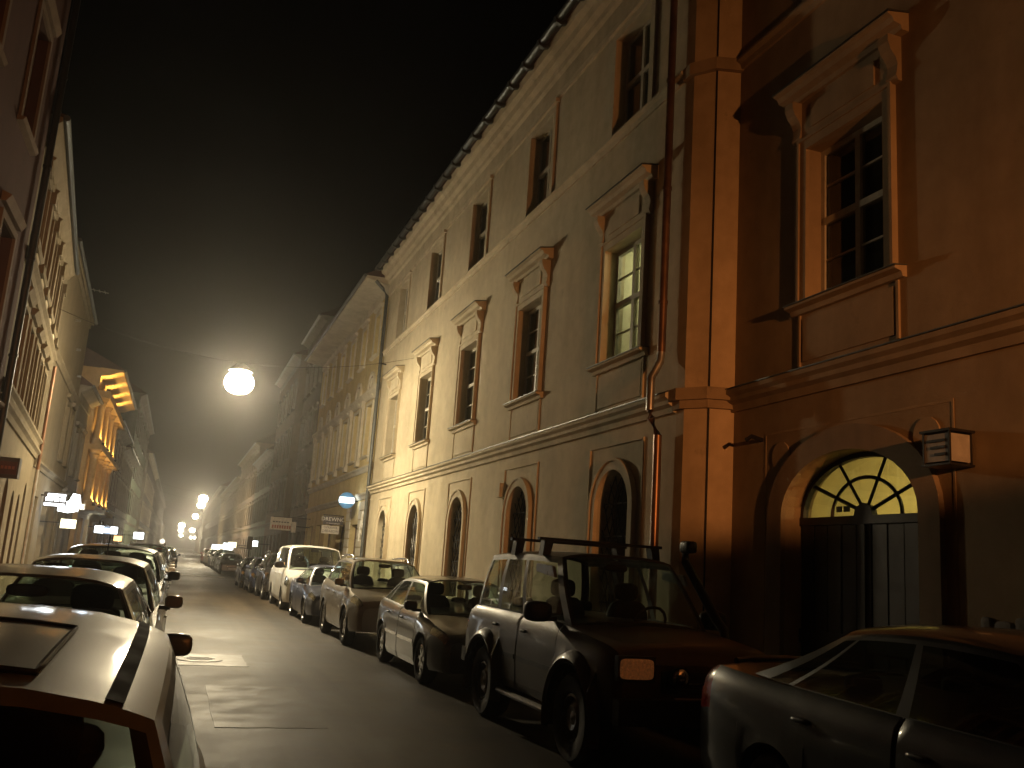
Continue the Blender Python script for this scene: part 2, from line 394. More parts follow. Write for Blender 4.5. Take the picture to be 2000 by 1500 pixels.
def hood_window(bld, u, z, w, h, mtrim, sill_z=None):
    """first-floor window: recessed casement, moulded surround, frieze on two scrolled consoles, cornice, sill, apron lines"""
    o = window(bld, u, z, w, h, 2, (2, 2), y=-.23)
    dy = .23
    def sur():
        b = MB(); t = .17
        b.box(-w / 2 - t, -w / 2, .0, .06, 0, h + t); b.box(w / 2, w / 2 + t, .0, .06, 0, h + t); b.box(-w / 2, w / 2, .0, .06, h, h + t)
        b.box(-w / 2 - t, -w / 2 - t + .045, .06, .085, 0, h + t); b.box(w / 2 + t - .045, w / 2 + t, .06, .085, 0, h + t); b.box(-w / 2 - t + .045, w / 2 + t - .045, .06, .085, h + t - .045, h + t)
        return b
    sub(o, 'surround', ('sur', w, h), sur, mtrim, (0, dy, 0))
    def frieze():
        b = MB(); b.box(-w / 2 - .12, w / 2 + .12, 0, .05, h + .19, h + .72)
        b.box(-w / 2 + .12, w / 2 - .12, .05, .075, h + .27, h + .60); return b
    sub(o, 'frieze', ('fr', w, h), frieze, mtrim, (0, dy, 0))
    def hood():
        pr = [(0, h + .72), (.10, h + .72), (.12, h + .78), (.22, h + .80), (.25, h + .86), (.31, h + .88), (.31, h + .905), (0, h + .96)]
        return profile_run(pr, -w / 2 - .40, w / 2 + .40)
    hd = sub(o, 'hood', ('hd', w, h), hood, mtrim, (0, dy, 0))
    sub(o, 'flashing', ('hdf', w, h), lambda: MB().prism([(0.0, h + .962), (.325, h + .908), (.325, h + .925), (0.0, h + .98)], 0, -w / 2 - .42, w / 2 + .42), m_gutter, (0, dy, 0))
    def cons():
        pr = [(0, h + .14), (.05, h + .14), (.085, h + .20), (.07, h + .27), (.06, h + .36), (.09, h + .44), (.16, h + .52), (.20, h + .62), (.20, h + .715), (0, h + .715)]
        return MB().prism(pr, 0, -.085, .085)
    for sx in (-1, 1): sub(o, 'console', ('cs', h), cons, mtrim, (sx * (w / 2 + .19), dy + .002, 0))
    def sill(): return profile_run([(-.18, 0), (-.18, -.06), (0, -.16), (.06, -.16), (.08, -.10), (.17, -.08), (.17, -.045)], -w / 2 - .30, w / 2 + .30)
    sub(o, 'sill', ('sl', w), sill, mtrim, (0, dy, 0))
    sub(o, 'sill_flashing', ('slf', w), lambda: MB().prism([(-.17, .004), (-.17, -.0), (.19, -.042), (.19, -.03)], 0, -w / 2 - .31, w / 2 + .31), m_gutter, (0, dy, 0))
    def apron():
        b = MB()
        for sx in (-1, 1): b.box(sx * (w / 2 + .17) - .02, sx * (w / 2 + .17) + .02, 0, .03, -.86, -.165)
        b.box(-w / 2 - .10, w / 2 + .10, 0, .022, -.80, -.22)
        return b
    sub(o, 'apron', ('ap', w), apron, mtrim, (0, dy, 0))
    return o
def arch_fill(w, h, rise, y, n=18):
    return [(-w / 2, 0)] + [(-w / 2 * math.cos(PI * k / n), h - rise + rise * math.sin(PI * k / n)) for k in range(n + 1)] + [(w / 2, 0)]
def arch_band(w, h, rise, t, y0, y1, z0=0, n=20, foot=True):
    b = MB(); inn = arch_fill(w, h, rise, 0, n); out = arch_fill(w + 2 * t, h + t, rise + t, 0, n)
    m = len(inn); vs = [(p[0], y0, max(p[1], z0)) for p in inn] + [(p[0], y0, max(p[1], z0)) for p in out] + [(p[0], y1, max(p[1], z0)) for p in inn] + [(p[0], y1, max(p[1], z0)) for p in out]
    fs = []
    for i in range(m - 1):
        fs += [(2 * m + i, 2 * m + i + 1, 3 * m + i + 1, 3 * m + i), (m + i, m + i + 1, 3 * m + i + 1, 3 * m + i), (i, i + 1, 2 * m + i + 1, 2 * m + i)]
    return b.add(vs, fs)
def arched_window(bld, u, z, w, h, mtrim, y=-.32):
    rise = w / 2
    o = sub(bld, 'arched_window', ('aw', w, h), lambda: arch_band(w - .16, h - .08, rise - .08, .08, -.03, .04), m_woodb, (u, y, z))
    sub(o, 'pane', ('awp', w, h), lambda: MB().prism(arch_fill(w - .16, h - .08, rise - .08, 0), 1, -.006, .002), m_pane)
    sub(o, 'surround', ('aws', w, h), lambda: arch_band(w, h, rise, .17, 0.0, .07), mtrim, (0, -y, 0))
    sub(o, 'outer_moulding', ('awo', w, h), lambda: arch_band(w + .30, h + .15, rise + .15, .05, 0.0, .095), mtrim, (0, -y, 0))
    def panel():
        b = MB(); W2 = w / 2 + .36; t = .03
        b.box(-W2 - t, -W2, 0, .03, .0, h + .45); b.box(W2, W2 + t, 0, .03, .0, h + .45); b.box(-W2, W2, 0, .03, h + .42, h + .45); return b
    sub(o, 'panel_moulding', ('awm', w, h), panel, mtrim, (0, -y, 0))
    def inside(x, zz):
        if abs(x) > w / 2 - .02 or zz < 0.02: return False
        if zz <= h - rise: return True
        return (x / (w / 2)) ** 2 + ((zz - h + rise) / rise) ** 2 < .96
    def grille():
        b = MB()
        for d in (-1, 1):
            for c in np.arange(-3.5, 3.5, .24):
                run = []
                for t in np.arange(0, h + .01, .06):
                    x = c + d * t * .62 + .03 * math.sin(t * 9)
                    if inside(x, t): run.append((x, .10 + .02 * d, t))
                    else:
                        if len(run) > 1: b.tube(run, .011, 4)
                        run = []
                if len(run) > 1: b.tube(run, .011, 4)
        for zz in np.arange(.35, h, .55):
            xs = [x for x in np.linspace(-w / 2, w / 2, 60) if inside(x, zz)]
            if xs: b.tube([(xs[0] - .02, .1, zz), (xs[-1] + .02, .1, zz)], .014, 4)
        return b
    sub(o, 'grille', ('awg', w, h), grille, m_iron, (0, .10, 0))
    return o
def downpipe(bld, u, z0, z1, m, y=.12, r=.06, bands=True, neck=None):
    b = MB(); pts = [(u, y, z0), (u, y, z1)]
    if neck: pts += [(u, y + neck * .35, z1 + .25), (u, y + neck, z1 + .55)]
    b.tube(pts, r, 10); o = b.obj('downpipe', m, bld, 40)
    if bands:
        for z in np.arange(z0 + .8, z1, 1.9): MB().tube([(u, y, z - .025), (u, y, z + .025)], r + .014, 10).obj('clamp', m, o, 40)
    return o

# ------------------------------------------------------------------ right side: long cream building
XA = 6.8; A0 = 12.05; A1 = 35.4
def right_root(name, y0, x=XA): return empty(name, (x, y0, 0), R(90))
LA = A1 - A0
bA = right_root('townhouse', A0)
tag(bA, 'long cream townhouse with five arched barred windows and hooded windows above', 'building')
bays = [14.05 + 4.62 * i - A0 for i in range(5)]
WF = (1.45, 2.15, 5.32)      # first-floor window: width, height, sill level
WS = (1.42, 2.05, 9.72)
AW = (1.28, 2.55, .82)
holes = []
for u in bays:
    holes += [(u - WF[0] / 2, u + WF[0] / 2, WF[2], WF[2] + WF[1], 0, .36), (u - WS[0] / 2, u + WS[0] / 2, WS[2], WS[2] + WS[1], 0, .36), (u - AW[0] / 2, u + AW[0] / 2, AW[2], AW[2] + AW[1], AW[0] / 2, .40)]
ZT = 13.1
wl = wall_mesh(0, LA, .0, ZT, holes)
wl.obj('wall', m_cream, bA)
MB().box(.1, LA - .1, -1.5, -1.45, .2, ZT - .2).obj('dark_backing', m_dark, bA)  # added dark sheet; keeps the rooms behind the panes looking unlit
for i, u in enumerate(bays):
    hood_window(bA, u, WF[2], WF[0], WF[1], m_trimA)
    w2 = window(bA, u, WS[2], WS[0], WS[1], 2, (1, 1), y=-.23)
    sub(w2, 'surround', ('s2', 1), lambda: MB().box(-.87, -.71, 0, .05, 0, 2.21).box(.71, .87, 0, .05, 0, 2.21).box(-.71, .71, 0, .05, 2.05, 2.21).box(-.95, .95, 0, .11, 2.21, 2.30), m_trimA, (0, .23, 0))
    arched_window(bA, u, AW[2], AW[0], AW[1], m_trimA)
# string courses and main cornice; the corner by the near house is chamfered
profile_run([(0, 4.08), (.05, 4.08), (.07, 4.16), (.14, 4.20), (.14, 4.26), (.20, 4.30), (.20, 4.36), (0, 4.44)], 0, LA).obj('string_course', m_trimA, bA)
profile_run([(0, 4.442), (.215, 4.365), (.215, 4.38), (0, 4.46)], 0, LA).obj('course_flashing', m_gutter, bA)
profile_run([(0, 9.52), (.04, 9.52), (.06, 9.60), (.12, 9.64), (.12, 9.68), (0, 9.72)], 0, LA).obj('string_course', m_trimA, bA)
profile_run([(0, 12.0), (.05, 12.0), (.07, 12.12), (.05, 12.16), (.05, 12.5), (.12, 12.55), (.14, 12.66), (.26, 12.72), (.30, 12.86), (.42, 12.92), (.46, 13.08), (0, 13.1)], 0, LA).obj('cornice', m_trimA, bA)
profile_run([(0, .0), (.06, .0), (.06, .62), (0, .66)], 0, LA).obj('plinth', m_stone, bA)
rf = MB().prism([(.62, 13.10), (.62, 13.16), (-4.5, 16.2), (-9.0, 13.1)], 0, -.05, LA).obj('roof', m_roof, bA)
gp = [(.62 + .09 * math.cos(a), 13.10 + .09 * math.sin(a)) for a in np.linspace(PI, 2 * PI, 9)] + [(.62 + .075 * math.cos(a), 13.105 + .075 * math.sin(a)) for a in np.linspace(2 * PI, PI, 9)]
MB().prism(gp, 0, -.1, LA + .1).obj('gutter', m_gutter, bA)
gb = MB().prism([(.45, 13.08), (.45, 12.98), (.58, 12.93), (.70, 12.97), (.735, 13.10), (.70, 13.105), (.62, 13.0)], 0, -.05, .05).mesh('gutter_bracket')
for i in range(24): obj('gutter_bracket', gb, m_gutter, bA, (.5 + i * .98, 0, 0))
# chamfered corner pier between the two houses
def pier_mesh(z0, z1, off=0.0):
    p = [(0, 0), (-.22, 0), (-.52, -.24), (-.62, -.60), (-.3, -1.2), (0, -1.2)]
    q = [(-.22 - .02 * 0, off), (-.52 - off * .7, -.24 + off * .7), (-.62 - off, -.60)]
    poly = [(0, off)] + q + [(-.3, -1.2), (0, -1.2)]
    return MB().prism(poly, 2, z0, z1)
pier_mesh(0, 13.1).obj('corner_pier', m_pier_lit, bA)
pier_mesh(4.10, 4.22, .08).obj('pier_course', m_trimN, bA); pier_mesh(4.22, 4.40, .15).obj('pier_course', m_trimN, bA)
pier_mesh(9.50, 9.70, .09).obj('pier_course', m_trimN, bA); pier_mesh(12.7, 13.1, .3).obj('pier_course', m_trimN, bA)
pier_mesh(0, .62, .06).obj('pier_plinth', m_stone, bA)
MB().tube([(-.525, -.232, .7), (-.52, -.232, 13.)], .014, 5).obj('lightning_wire', m_iron, bA)
dp = downpipe(bA, .28, 5.05, 12.9, m_copper, .14, .065, neck=.4)
MB().tube([(.28, .14, 5.05), (.28, .15, 4.9), (.28, .30, 4.62), (.28, .30, 4.12)], .064, 10).obj('downpipe_elbow', m_galv, bA, 40)
MB().tube([(.28, .30, 4.12), (.28, .28, 4.0), (.28, .15, 3.75), (.28, .14, .3)], .065, 10).obj('downpipe', m_copper, bA, 40)
downpipe(bA, LA - .1, .3, 12.0, m_gutter, .14, .07, neck=.5)
MB().box(7.58, 7.82, 0, .14, 3.18, 3.50).obj('meter_box', m_trimA, bA)
MB().tube([(LA - .6, 0, 9.1), (LA - .6, .3, 9.12)], .03, 6).obj('wall_hook', m_iron, bA)
# lit room behind the nearest first-floor window
u = bays[0]
rm = MB(); rm.quad((u - 1.0, -1.42, 4.7), (u + 1.6, -1.42, 4.7), (u + 1.6, -1.42, 7.9), (u - 1.0, -1.42, 7.9))
for (a, c_) in ((u - 1.0, 0), (u + 1.6, 0)): rm.quad((a, -.42, 4.7), (a, -1.42, 4.7), (a, -1.42, 7.9), (a, -.42, 7.9))
for zz in (4.7, 7.9): rm.quad((u - 1.0, -.42, zz), (u + 1.6, -.42, zz), (u + 1.6, -1.42, zz), (u - 1.0, -1.42, zz))
rm.obj('lit_room', m_room, bA)
MB().lathe([(.02, 7.45), (.16, 7.5), (.2, 7.6), (.05, 7.7)], 16, c=(u + .3, -1.0, 0)).obj('room_lamp', emit('room_bulb', (1, .93, .62), 6), bA, 40)
light('room_light', (u + .3, -1.0, 7.3), (1, .93, .60), 32, bA, .1)

# ------------------------------------------------------------------ right side: near ochre house with the gateway
XN = 7.40; N0 = -9.0; N1 = 11.45; LN = N1 - N0
bN = empty('townhouse', (XN, N0, 0), R(90)); tag(bN, 'dim ochre townhouse with arched gateway and lit fanlight at right', 'building')
def uN(y): return y - N0
GC, GW, GH, GR = uN(9.0), 2.38, 3.28, .76
nb = [uN(9.0), uN(9.0 - 4.62), uN(9.0 - 9.24), uN(9 - 13.86)]
holes = [(GC - GW / 2, GC + GW / 2, .0, GH, GR, .40)]
for i, u in enumerate(nb):
    holes += [(u - WF[0] / 2, u + WF[0] / 2, WF[2], WF[2] + WF[1], 0, .36), (u - WS[0] / 2, u + WS[0] / 2, WS[2], WS[2] + WS[1], 0, .36)]
    if i: holes += [(u - .64, u + .64, .85, 3.35, .64, .4)]
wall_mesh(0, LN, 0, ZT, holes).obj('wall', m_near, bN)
MB().box(.1, GC - 1.9, -1.5, -1.45, .2, ZT - .2).box(GC - 1.9, LN - .1, -1.5, -1.45, 4.2, ZT - .2).obj('dark_backing', m_dark, bN)
for i, u in enumerate(nb):
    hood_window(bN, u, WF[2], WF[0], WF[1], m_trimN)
    w2 = window(bN, u, WS[2], WS[0], WS[1], 2, (1, 1), y=-.23)
    sub(w2, 'surround', ('s2', 2), lambda: MB().box(-.87, -.71, 0, .05, 0, 2.21).box(.71, .87, 0, .05, 0, 2.21).box(-.71, .71, 0, .05, 2.05, 2.21).box(-.95, .95, 0, .11, 2.21, 2.30), m_trimN, (0, .23, 0))
    if i: arched_window(bN, u, .85, 1.28, 2.5, m_trimN)
profile_run([(0, 4.06), (.05, 4.06), (.07, 4.16), (.14, 4.20), (.14, 4.26), (.20, 4.30), (.20, 4.36), (0, 4.44)], 0, LN - .02).obj('string_course', m_trimN, bN)
profile_run([(0, 4.442), (.215, 4.365), (.215, 4.38), (0, 4.46)], 0, LN - .02).obj('course_flashing', m_gutter, bN)
profile_run([(0, 9.52), (.04, 9.52), (.06, 9.60), (.12, 9.64), (.12, 9.68), (0, 9.72)], 0, LN - .02).obj('string_course', m_trimN, bN)
profile_run([(0, 12.0), (.05, 12.0), (.05, 12.5), (.14, 12.66), (.30, 12.86), (.46, 13.08), (0, 13.1)], 0, LN - .02).obj('cornice', m_trimN, bN)
MB().prism([(.62, 13.10), (.62, 13.16), (-4.5, 16.2), (-9.0, 13.1)], 0, 0, LN).obj('roof', m_roof, bN)
# gateway
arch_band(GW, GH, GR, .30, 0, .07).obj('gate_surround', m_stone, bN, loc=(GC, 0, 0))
b = MB(); PW = 1.62
b.box(-PW - .03, -PW, 0, .006, 0, 3.66).box(PW, PW + .03, 0, .006, 0, 3.66).box(-PW, PW, 0, .006, 3.63, 3.66)
b.obj('panel_moulding', m_trimN, bN, loc=(GC, 0, 0))
b = MB(); 
for sx in (-1, 1): b.add([(sx * 1.28 + .19 * math.cos(a), yy, 3.32 + .19 * math.sin(a)) for yy in (0, .02) for a in np.linspace(0, 2 * PI, 17)[:-1]], [tuple(range(16, 32))] + [(k, (k + 1) % 16, 16 + (k + 1) % 16, 16 + k) for k in range(16)])
b.obj('spandrel_roundel', m_trimN, bN, loc=(GC, 0, 0))
gy = -.27; SPR = GH - GR                                                    # springing = top of the leaves
gt = MB().box(-GW / 2, GW / 2, -.05, .05, SPR - .10, SPR).box(-GW / 2, GW / 2, -.075, -.045, .03, SPR - .05).obj('gate', m_gate, bN, loc=(GC, gy, 0))
pl = MB().box(-.118, .118, -.03, .03, .12, SPR - .105).mesh('plank')
for i in range(9): obj('plank', pl, m_gate, gt, (-GW / 2 + .145 + i * .261, random.uniform(-.006, .006), 0))
MB().box(-.045, .045, .025, .06, .12, SPR - .105).obj('meeting_stile', m_gate, gt)
MB().box(-GW / 2, GW / 2, .03, .05, .95, 1.12).obj('lock_rail', m_gate, gt)
fr = arch_band(GW - .12, GR - .06, GR - .06, .06, -.04, .04).obj('fanlight', m_gate, bN, loc=(GC, gy, SPR))
def ell(a, k=1.0): return ((GW / 2 - .04) * math.cos(a) * k, (GR - .04) * math.sin(a) * k)
hub = MB().prism([(-.16, 0), (-.13, .10), (0, .15), (.13, .10), (.16, 0)], 1, -.04, .045).obj('hub', m_gate, fr)
for a in (34, 66, 108, 146):
    p = ell(R(a)); MB().tube([(0, 0, .03), (p[0], 0, p[1])], .026, 4).obj('spoke', m_gate, fr)
MB().tube([(.60 * math.cos(a), 0, .46 * math.sin(a)) for a in np.linspace(0, PI, 19)], .024, 5).obj('inner_ring', m_gate, fr)
aa = [0, 34, 66, 108, 146, 180]
for i in range(5):
    seg = [ell(R(aa[i] + (aa[i + 1] - aa[i]) * k / 6), .985) for k in range(7)]
    MB().prism([(0, .0)] + seg, 1, -.012, -.006).obj('pane', m_pane, fr)
b = MB()
for i in range(9): b.box(.26 + i * .028, .26 + i * .028 + (.022 if i != 4 else .004), .01, .016, .055, .125)
b.obj('house_number', m_gate, fr)
# vaulted passage behind the gate
pas = MB(); n = 14; v0, v1 = -.42, -6.5
sec = [(-1.5, 0), (-1.5, 2.5)] + [(-1.5 * math.cos(PI * k / n), 2.5 + 1.15 * math.sin(PI * k / n)) for k in range(1, n)] + [(1.5, 2.5), (1.5, 0)]
pas.grid([[(p[0], y, p[1]) for p in sec] for y in (v0, -2.4, -2.4, v1)])
pas.quad((-1.5, v1, 0), (1.5, v1, 0), (1.5, v1, 4), (-1.5, v1, 4))
pas.quad((-1.5, v0, .02), (1.5, v0, .02), (1.5, v1, .02), (-1.5, v1, .02))
pas.obj('passage', m_yroom, bN, loc=(GC, 0, 0))
MB().sup((0, 0, 0), .12, .12, .12, 1).obj('passage_lamp', emit('passage_bulb', (1, .82, .42), 8), bN, 60, (GC - .8, -3.4, 3.3))
light('passage_light', (GC - .8, -3.4, 3.05), (1, .84, .40), 140, bN, .08)
# wall lantern box beside the arch
lt = empty('house_sign_lamp', (XN, 7.29, 2.94)); tag(lt, 'small unlit glazed house-number lantern box on ochre wall right of gate', 'lantern')
MB().box(-.30, -.04, -.17, .17, .02, .30).obj('box', simple('lantern_panel', (.30, .28, .25), .4), lt)
for x in (-.31, -.04):
    for y in (-.18, .16): MB().box(x, x + .02, y, y + .02, 0, .32).obj('frame_bar', m_iron, lt)
MB().box(-.33, -.0, -.2, .2, .32, .345).obj('lid', m_iron, lt); MB().box(-.32, -.0, -.19, .19, -.02, .0).obj('bottom', m_iron, lt)
for i in range(3): MB().box(-.315, -.301, -.12, .12 - .05 * i, .22 - i * .07, .245 - i * .07).obj('lettering', m_iron, lt)
hk = MB().tube([(7.42, 10.72, 3.58), (7.22, 10.72, 3.62), (7.14, 10.72, 3.56)], .03, 6).obj('flag_holder', m_iron); tag(hk, 'small dark iron flag holder on wall left of the gateway', 'flag holder')
for i in range(26):
    sx, sz = random.uniform(.10, .2), random.uniform(.07, .13)
    MB().sup((uN(4.6) + (i % 13) * .20, .01, 1.24 + (i // 13) * .15 + random.uniform(-.03, .03)), sx * .62, .045, sz * .72, .55, 8, 5).obj('exposed_stone', m_kerb, bN, 50)

# ------------------------------------------------------------------ generic town houses
def town_house(root, Lh, H, wallm, trimm, bays, floors, ground=None, cornice=.45, roofh=3.0, courses=(), panes=(1, 1), wood=None, depth=9, pil=None, surround=True, roofm=None, cz=.7, wy=-.22):
    """floors: (sill z, height, width[, arch]); ground: list of (u0, u1, z0, z1, rise)"""
    hs = []; ground = ground or []
    for (z, h, w, *a) in floors:
        for u in bays: hs.append((u - w / 2, u + w / 2, z, z + h, (w / 2 if a and a[0] else 0), .30))
    for g in ground: hs.append((*g, .35))
    wall_mesh(0, Lh, 0, H, hs, depth=depth).obj('wall', wallm, root)
    MB().box(.1, Lh - .1, -1.3, -1.25, .1, H - .1).obj('dark_backing', m_dark, root)
    for (z, h, w, *a) in floors:
        for u in bays:
            if a and a[0]:
                o = sub(root, 'arched_window', ('taw', w, h), lambda: arch_band(w - .14, h - .07, w / 2 - .07, .07, -.03, .04), wood or m_wood, (u, wy, z))
                sub(o, 'pane', ('tawp', w, h), lambda: MB().prism(arch_fill(w - .14, h - .07, w / 2 - .07, 0), 1, -.006, .002), m_pane)
                sub(o, 'surround', ('taws', w, h), lambda: arch_band(w, h, w / 2, .14, 0, .06), trimm, (0, -wy, 0))
            else:
                o = window(root, u, z, w, h, 2, panes, y=wy, wood=wood)
                if surround:
                    sub(o, 'surround', ('tsu', w, h, wy), lambda: MB().box(-w / 2 - .13, -w / 2, 0, .05, 0, h + .13).box(w / 2, w / 2 + .13, 0, .05, 0, h + .13).box(-w / 2, w / 2, 0, .05, h, h + .13), trimm, (0, -wy, 0))
                    sub(o, 'lintel', ('tli', w, h, wy), lambda: profile_run([(0, h + .22), (.08, h + .22), (.16, h + .34), (0, h + .40)], -w / 2 - .22, w / 2 + .22), trimm, (0, -wy, 0))
            sub(o, 'sill', ('tsi', w), lambda: profile_run([(-.2, 0), (-.2, -.05), (0, -.12), (.10, -.10), (.14, -.04)], -w / 2 - .18, w / 2 + .18), trimm, (0, -wy, 0))
    for g in ground:
        w = g[1] - g[0]; h = g[3] - g[2]
        if g[4]: o = arch_band(w - .16, h - .08, g[4] - .08, .08, -.04, .04).obj('shop_door', m_woodb, root, loc=((g[0] + g[1]) / 2, -.25, g[2]))
        else: o = MB().box(-w / 2, -w / 2 + .09, -.04, .04, 0, h).box(w / 2 - .09, w / 2, -.04, .04, 0, h).box(-w / 2 + .09, w / 2 - .09, -.04, .04, h - .09, h).box(-.04, .04, -.04, .04, .4, h - .09).box(-w / 2 + .09, w / 2 - .09, -.04, .04, 0, .4).obj('shop_window', m_woodb, root, loc=((g[0] + g[1]) / 2, -.25, g[2]))
        MB().box(-w / 2 + .1, w / 2 - .1, -.006, .006, .4, h - (g[4] * .5 if g[4] else .1)).obj('pane', m_pane, o)
    for z in courses:
        profile_run([(0, z), (.05, z), (.09, z + .1), (.16, z + .16), (.16, z + .22), (0, z + .30)], 0, Lh).obj('string_course', trimm, root)
    c = cornice
    profile_run([(0, H - cz), (.05, H - cz), (.06, H - cz * .45), (c * .45, H - cz * .35), (c * .8, H - .14), (c, H - .10), (c, H), (0, H + .02)], 0, Lh).obj('cornice', trimm, root)
    MB().prism([(c + .02, H + .02), (c + .02, H + .07), (-depth / 2, H + roofh), (-depth, H)], 0, 0, Lh).obj('roof', roofm or m_roof, root)
    MB().tube([(-.02, c + .07, H - .01), (Lh + .02, c + .07, H - .01)], .07, 8).obj('gutter', m_gutter, root, 40)
    if pil:
        for (u, z0, z1) in pil:
            o = MB().box(u - .19, u + .19, 0, .10, z0, z1).obj('pilaster', trimm, root)
            MB().box(u - .24, u + .24, 0, .15, z1 - .28, z1).box(u - .24, u + .24, 0, .15, z0, z0 + .22).obj('capital', trimm, o)
    profile_run([(0, 0), (.07, 0), (.07, .55), (0, .6)], 0, Lh).obj('plinth', m_stone, root)

# right: yellow house with the deep eaves
B0, B1 = 35.4, 53.6; LB = B1 - B0
bB = right_root('townhouse', B0); tag(bB, 'yellowish townhouse with deep overhanging eaves and shopfronts beyond the cream house', 'building')
bbays = [1.9 + 2.9 * i for i in range(6)]
town_house(bB, LB, 12.75, m_yellow, m_pale, bbays, [(5.75, 2.1, 1.15), (9.95, 1.75, 1.05)],
           ground=[(2.0, 3.7, .2, 3.0, 0), (4.9, 7.3, .2, 3.4, 1.1), (8.6, 10.9, .5, 3.2, 0), (12.4, 14.0, .2, 3.2, 0), (15.4, 17.2, .5, 3.2, 0)],
           cornice=1.0, roofh=3.2, courses=(5.05, 3.95), pil=[(.45 + 2.9 * i, 5.4, 8.2) for i in range(7)], cz=.55)
profile_run([(0, 8.2), (.10, 8.2), (.22, 8.32), (.22, 8.42), (0, 8.5)], 0, LB).obj('ledge', m_pale, bB)
for u in bbays:
    o = arch_band(.95, .62, .48, .14, 0, .09).obj('lunette', m_pale, bB, loc=(u, 0, 8.5))
    MB().prism(arch_fill(.95, .62, .48, 0), 1, .004, .035).obj('lunette_panel', m_brown, o)
    MB().sup((0, .05, .28), .2, .05, .22, .8, 10, 6).obj('relief', m_pale, o, 60)
for k in range(9):
    for (a, e) in ((.05, 1.9), (3.8, 4.75)):
        MB().box(a, e, 0, .05, .65 + k * .36, .65 + k * .36 + .325).obj('rusticated_block', m_pale, bB)

# right: taller dark houses further on
def far_right(y0, y1, H, wm, tm, nb, floors, label, ground=True, x=XA, wood=None, **k):
    r = right_root('townhouse', y0, x); L_ = y1 - y0
    bs = [L_ * (i + .5) / nb for i in range(nb)]
    gr = [(u - .75, u + .75, .3 if i % 3 else .1, 3.0, 0) for i, u in enumerate(bs)] if ground else []
    tag(r, label, 'building'); town_house(r, L_, H, wm, tm, bs, floors, gr, courses=k.pop('courses', (3.7,)), wood=wood, **k); return r
bC = far_right(53.6, 62.0, 15.6, m_grey, m_grey, 4, [(4.6, 2.0, 1.1), (8.2, 1.9, 1.1), (11.7, 1.8, 1.1)], 'tall grey townhouse next to the yellow house with the deep eaves', wood=m_woodb, roofh=2.5)
far_right(66.5, 80, 15.8, m_brown, m_grey, 5, [(4.8, 2.0, 1.1), (8.4, 1.9, 1.1), (12, 1.8, 1.1)], 'tall brown townhouse right of the street past the side road', wood=m_woodb, roofh=2.4)
far_right(80, 96, 10.2, m_green, m_grey, 6, [(4.4, 1.9, 1.1), (7.4, 1.6, 1.1)], 'lower greenish townhouse on the right in the haze', roofh=3.5)
far_right(96, 124, 12.5, m_brown, m_dull, 9, [(4.4, 1.9, 1.1), (7.4, 1.9, 1.1), (10.2, 1.4, 1.1)], 'long grey house row far along the right side')
far_right(124, 175, 11.0, m_dull, m_dull, 14, [(4.4, 1.9, 1.1), (7.4, 1.8, 1.1)], 'dull hazy row of houses farther along the right side', ground=False)
far_right(175, 300, 13.0, m_grey, m_grey, 26, [(4.4, 1.9, 1.1), (8.0, 1.8, 1.1)], 'farthest hazy row of houses on the right', ground=False, surround=False)
far_right(300, 560, 12.0, m_dull, m_dull, 30, [(4.4, 1.9, 1.1), (8.0, 1.8, 1.1)], 'faint last row of houses at the right end of the street', ground=False, surround=False, x=10.5)

# ------------------------------------------------------------------ left side
def left_root(name, xf, yf, ang=0): return empty(name, (xf, yf, 0), R(-90) + ang)   # local x runs back towards the camera
# nearest left: dark red house
bL0 = left_root('townhouse', -3.45, 19.3); tag(bL0, 'tall dark reddish townhouse at the left edge of the picture', 'building')
L0b = [2.0 + 3.4 * i for i in range(8)]
town_house(bL0, 28, 15.2, m_red, m_brown, L0b, [(4.6, 2.2, 1.2), (8.6, 2.1, 1.2), (12.0, 1.9, 1.2)], [(u - .7, u + .7, .4, 3.1, .7) for u in L0b], cornice=.6, roofh=2.0, courses=(3.75,), wood=m_woodb, depth=8)
downpipe(bL0, .22, .3, 14.4, m_iron, .14, .07, neck=.4)
# cream house with pilaster-framed windows
a1 = R(4.25); bL1 = left_root('townhouse', -4.35, 31.2, a1); tag(bL1, 'cream townhouse with arched ground-floor openings and dark mansard roof on the left', 'building')
L1 = 11.9; L1b = [1.9 + 2.05 * i for i in range(5)]
town_house(bL1, L1, 9.9, m_dull, m_dullt, L1b, [(4.5, 1.75, .95), (7.55, 1.55, .95)], [(1.2, 2.0, .2, 3.1, .4), (3.0, 3.8, .2, 2.7, .4), (4.9, 5.7, .2, 2.7, .4), (6.9, 7.9, .2, 2.9, .5), (9.0, 10.0, .2, 2.9, .5)],
           cornice=.24, roofh=.4, courses=(3.92, 4.24, 6.85), pil=[(.85 + 2.05 * i, 7.3, 9.2) for i in range(6)], depth=8)
MB().prism([(.20, 9.98), (-.45, 12.1), (-7.5, 12.6), (-7.9, 9.98)], 0, 0, L1).obj('mansard_roof', m_gutter, bL1)
sgm = MB().box(-.42, .42, 0, .07, 0, .42).mesh('parapet_block')
for i in range(5): obj('parapet_block', sgm, m_trimA, bL1, (L1b[i], 0, 7.05))
downpipe(bL1, .12, 3.6, 6.8, m_copper, .14, .055); downpipe(bL1, .12, .3, 3.6, m_galv, .14, .055)
